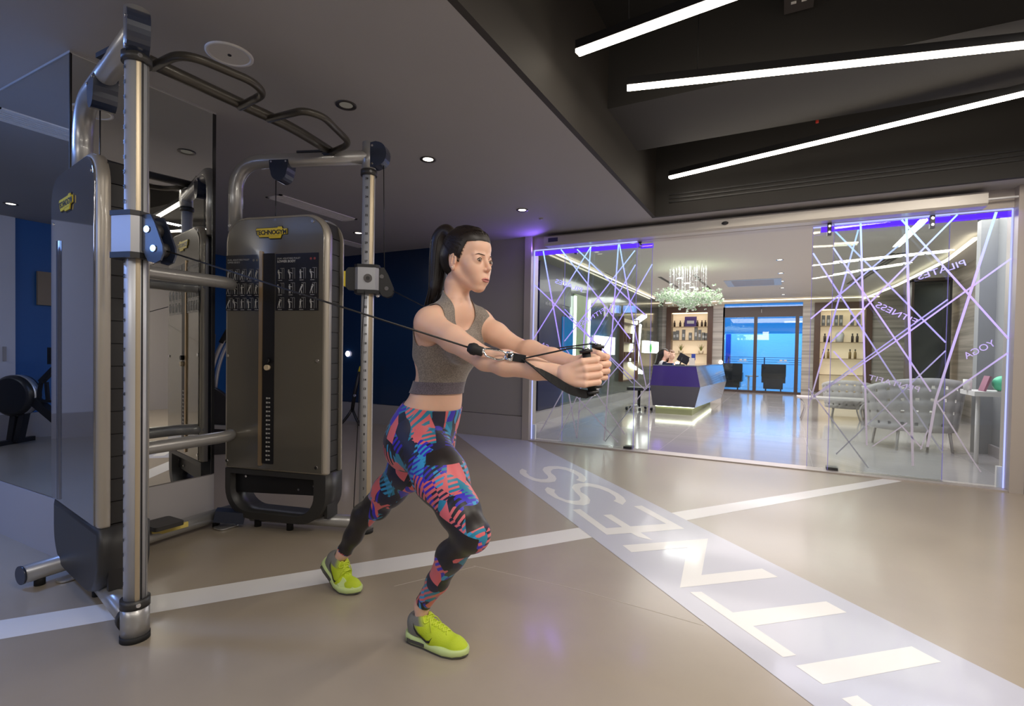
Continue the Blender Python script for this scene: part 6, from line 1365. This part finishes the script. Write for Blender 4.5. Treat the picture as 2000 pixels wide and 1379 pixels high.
# ------------------------------------------------------------------ hand-held cable handles
M_strap = mat('strap_black_nylon', (.012, .012, .013), .75, bump=(700, .4))
def handle(c, Z, ball_, name_lab, trol, yoff):
    r = empty('pulley_stirrup', Vector(c), 0, name_lab, 'handle', 'stirrup handles of the pulley cables'); c = Vector(c); Z = Vector(Z).normalized(); b = Vector(ball_)
    top, bot = c+Z*.066, c-Z*.064; X = (top+bot)/2-b; X.normalize()
    q = MB(); q.tube([bot-c, top-c], .0135, 16); q.build('grip', M_rubber, r)
    MB().tube([top-c-Z*.004, top-c+Z*.006], .021, 16).build('end_plate', M_black, r); MB().tube([bot-c-Z*.006, bot-c+Z*.004], .021, 16).build('end_plate', M_black, r)
    MB().tube([top-c+Z*.006, top-c+Z*.012], .011, 12).build('end_bolt', M_chrome, r); MB().tube([bot-c-Z*.012, bot-c-Z*.006], .011, 12).build('end_bolt', M_chrome, r)
    fork = b+X*.165; side_ = X.cross(Z).normalized()
    for e_, sg in ((top+Z*.004, 1), (bot-Z*.004, -1)):
        out_ = Vector((0, -.045, 0)) if yoff == 0 else Vector((0, .03, 0))
        if sg < 0: pts = arc_pts([fork-c, fork-c+(e_-fork)*.35+out_*.75-Z*.006, e_-c-X*.060+out_*.8, e_-c-X*.022+out_*.35-Z*.006, e_-c+X*.004-Z*.004], .04, 4)
        else: pts = arc_pts([fork-c, fork-c+(e_-fork)*.5+out_*.5+Z*.006, e_-c-X*.03+out_*.25+Z*.004, e_-c+X*.010+Z*.003], .04, 4)
        n = len(pts); vs_ = []
        for i, p in enumerate(pts):
            d = (pts[min(i+1, n-1)]-pts[max(i-1, 0)]).normalized(); nn_ = d.cross(side_).normalized(); wd = .0135 if sg < 0 else .0045; t_w = min(1, i/(n*.45), (n-1-i)/(n*.15)) if sg < 0 else .25
            wa_ = (side_*(1-t_w)+nn_*t_w).normalized(); th_ = d.cross(wa_).normalized()
            vs_ += [p+wa_*wd+th_*.0015, p-wa_*wd+th_*.0015, p-wa_*wd-th_*.0015, p+wa_*wd-th_*.0015]
        q = MB(); q.add(vs_, [(i*4+k, i*4+(k+1) % 4, i*4+4+(k+1) % 4, i*4+4+k) for i in range(n-1) for k in range(4)]+[(3, 2, 1, 0), tuple(range(n*4-4, n*4))]); q.build('strap', M_strap, r)
    q = MB(); q.bar(b+X*.115-c, fork-c+X*.01, .026, .006, up=side_); q.build('strap_loop', M_strap, r)
    # snap hook
    u = X; w_ = Z.cross(X).cross(X)*-1; w_ = (Z-X*Z.dot(X)).normalized(); o_ = b+X*.030
    loop = [o_+u*.0+w_*.004, o_+u*.012-w_*.014, o_+u*.055-w_*.020, o_+u*.078-w_*.012, o_+u*.080+w_*.006, o_+u*.066+w_*.012, o_+u*.012+w_*.010]
    q = MB(); q.tube([p-c for p in arc_pts(loop+[loop[0]], .008, 4)], .0034, 8); q.build('snap_hook', M_chrome, r)
    q = MB(); q.tube([b+X*.016-c, b+X*.034-c], .008, 12); q.tube([p-c for p in [o_+u*.080+w_*.010+side_*.0, o_+u*.100+w_*.012]], .005, 8); q.tube([p-c for p in [o_+u*.080-w_*.010, o_+u*.100-w_*.012]], .005, 8); q.tube([p-c for p in [o_+u*.100+w_*.014, o_+u*.100-w_*.014]], .005, 8); q.build('swivel', M_chrome, r)
    return r
ballR = K(926, 682, 1.425); handle(hR, ZR_, ballR, 'black stirrup handle in her right hand, snap hook and strap along the near forearm', 'L', 0)
ballL = K(985, 678, 1.885); handle(hL_, ZL_, ballL, 'black stirrup handle in her left hand, behind the near one', 'R', 1)
# the cables themselves belong to the machine
def cable_to(P, X, zt_, ball_, lab):
    Yn = X.cross(Vector((0, 0, 1))); a = P+X*.145+Vector((0, 0, zt_-.060)); b = Vector(ball_); d = (b-a).normalized()
    mbuild(MB().tube([a, b-d*.01], .0032, 8), 'cable', M_ink); tag(mc.children[-1], label=lab) if False else None
    mbuild(MB().lathe([(.001, -.024), (.014, -.020), (.0205, -.006), (.0205, .004), (.0165, .012), (.0155, .030), (.001, .031)], b, 18, Vector((0, 0, 1)).rotation_difference(d).to_matrix()), 'cable_stop_ball', M_rubber)
cable_to(POLE['L'], Vector((.965, .262, 0)).normalized(), 1.575, ballR, 'cable from the left pole')
cable_to(POLE['R'], Vector((.80, .60, 0)).normalized(), 1.592, ballL, 'cable from the right pole')

# ------------------------------------------------------------------ receptionists (small, seated behind the desk)
def receptionist(loc, face, hair_c, lab, lean=0.0):
    loc = np.array(loc); r = empty('person', loc, 0, lab, 'person'); F_ = np.array((math.cos(face), math.sin(face), 0)); L_ = np.array((-math.sin(face), math.cos(face), 0)); U_ = np.array((0, 0, 1.))
    def g(x, y, z): return F_*x+L_*y+U_*z
    S = Sdf(); R = np.stack([F_, L_, U_], 1); S.el(g(0, 0, .56), (.11, .17, .12), R, .05).chain([g(0, 0, .58), g(.04, 0, .85)], [.11, .12], .05).el(g(.04, 0, .90), (.09, .17, .10), R, .05).rc(g(.045, 0, .98), g(.06, 0, 1.06), .045, .045, .03)
    S.el(g(.075, 0, 1.16), (.085, .068, .095), R, .02).el(g(.11, 0, 1.12), (.05, .048, .065), R, .02).rc(g(.155, 0, 1.145), g(.168, 0, 1.13), .008, .010, .01)
    for s_ in (-1, 1): S.chain([g(.04, s_*.18, .96), g(.10, s_*.20, .74), g(.24, s_*.12, .82)], [.055, .045, .03], .03); S.el(g(.28, s_*.10, .83), (.05, .03, .025), R, .01); S.chain([g(.02, s_*.09, .53), g(.26, s_*.10, .52), g(.26, s_*.10, .08), g(.32, s_*.10, .04)], [.085, .06, .045, .03], .03)
    h = .010; v, q = sdf_mesh(S, np.array((-.65, -.65, 0)), np.array((.65, .65, 1.30)), h); np_mesh('body', v, q, M_skin, r)
    v, q = sdf_mesh(S, np.array((-.65, -.65, .4)), np.array((.65, .65, 1.10)), h, .008); l = v@R; fwd = l[:, 0]; val = np.minimum.reduce([v[:, 2]-.50, np.where(np.abs(l[:, 1]) < .09, .985-v[:, 2]+(-fwd)*.4, 1), np.where((fwd > .16) & (v[:, 2] < .62), -1, .26-fwd)])
    nv_, nq = clip_mesh(v, q, val); np_mesh('white_shirt', nv_, nq, mat('shirt_white', (.75, .75, .74), .7) if 'shirt_white' not in MATS else MATS['shirt_white'], r)
    v, q = sdf_mesh(S, np.array((-.65, -.65, 0)), np.array((.65, .65, .66)), h, .008); nv_, nq = clip_mesh(v, q, np.minimum(.56-v[:, 2], v[:, 2]-.09)); np_mesh('trousers', nv_, nq, M_black, r)
    Hs = Sdf(); Hs.el(g(.06, 0, 1.175), (.098, .080, .098), R, .02).chain([g(-.01, 0, 1.14), g(-.05, 0, .95), g(-.06, 0, .80)], [.075, .070, .035], .03); v, q = sdf_mesh(Hs, np.array((-.4, -.4, .7)), np.array((.4, .4, 1.35)), .008); l = v@R
    val = np.maximum(.085-l[:, 0]+(l[:, 2]-1.16)*.6, l[:, 2]-1.212); val = np.where(np.abs(l[:, 1]) > .05, np.minimum(val, .06-l[:, 0]), val); nv_, nq = clip_mesh(v, q, val); np_mesh('hair', nv_, nq, mat(hair_c[0], hair_c[1], .4), r)
    for s_ in (-1, 1): MB().ball(g(.145, s_*.028, 1.165), .010, 8).build('eye', M_iris, r)
    MB().ball(g(.150, 0, 1.095), .012, 8, (.5, 1.4, .5)).build('lips', M_lip, r)
    return r
receptionist((-2.24, 10.78, .02), .15, ('hair_black_long', (.012, .008, .006)), 'receptionist with long dark hair and white shirt seated behind the desk')
receptionist((-2.22, 11.55, .0), -.75, ('hair_auburn', (.16, .07, .03)), 'receptionist with light brown hair looking at the desk screen')
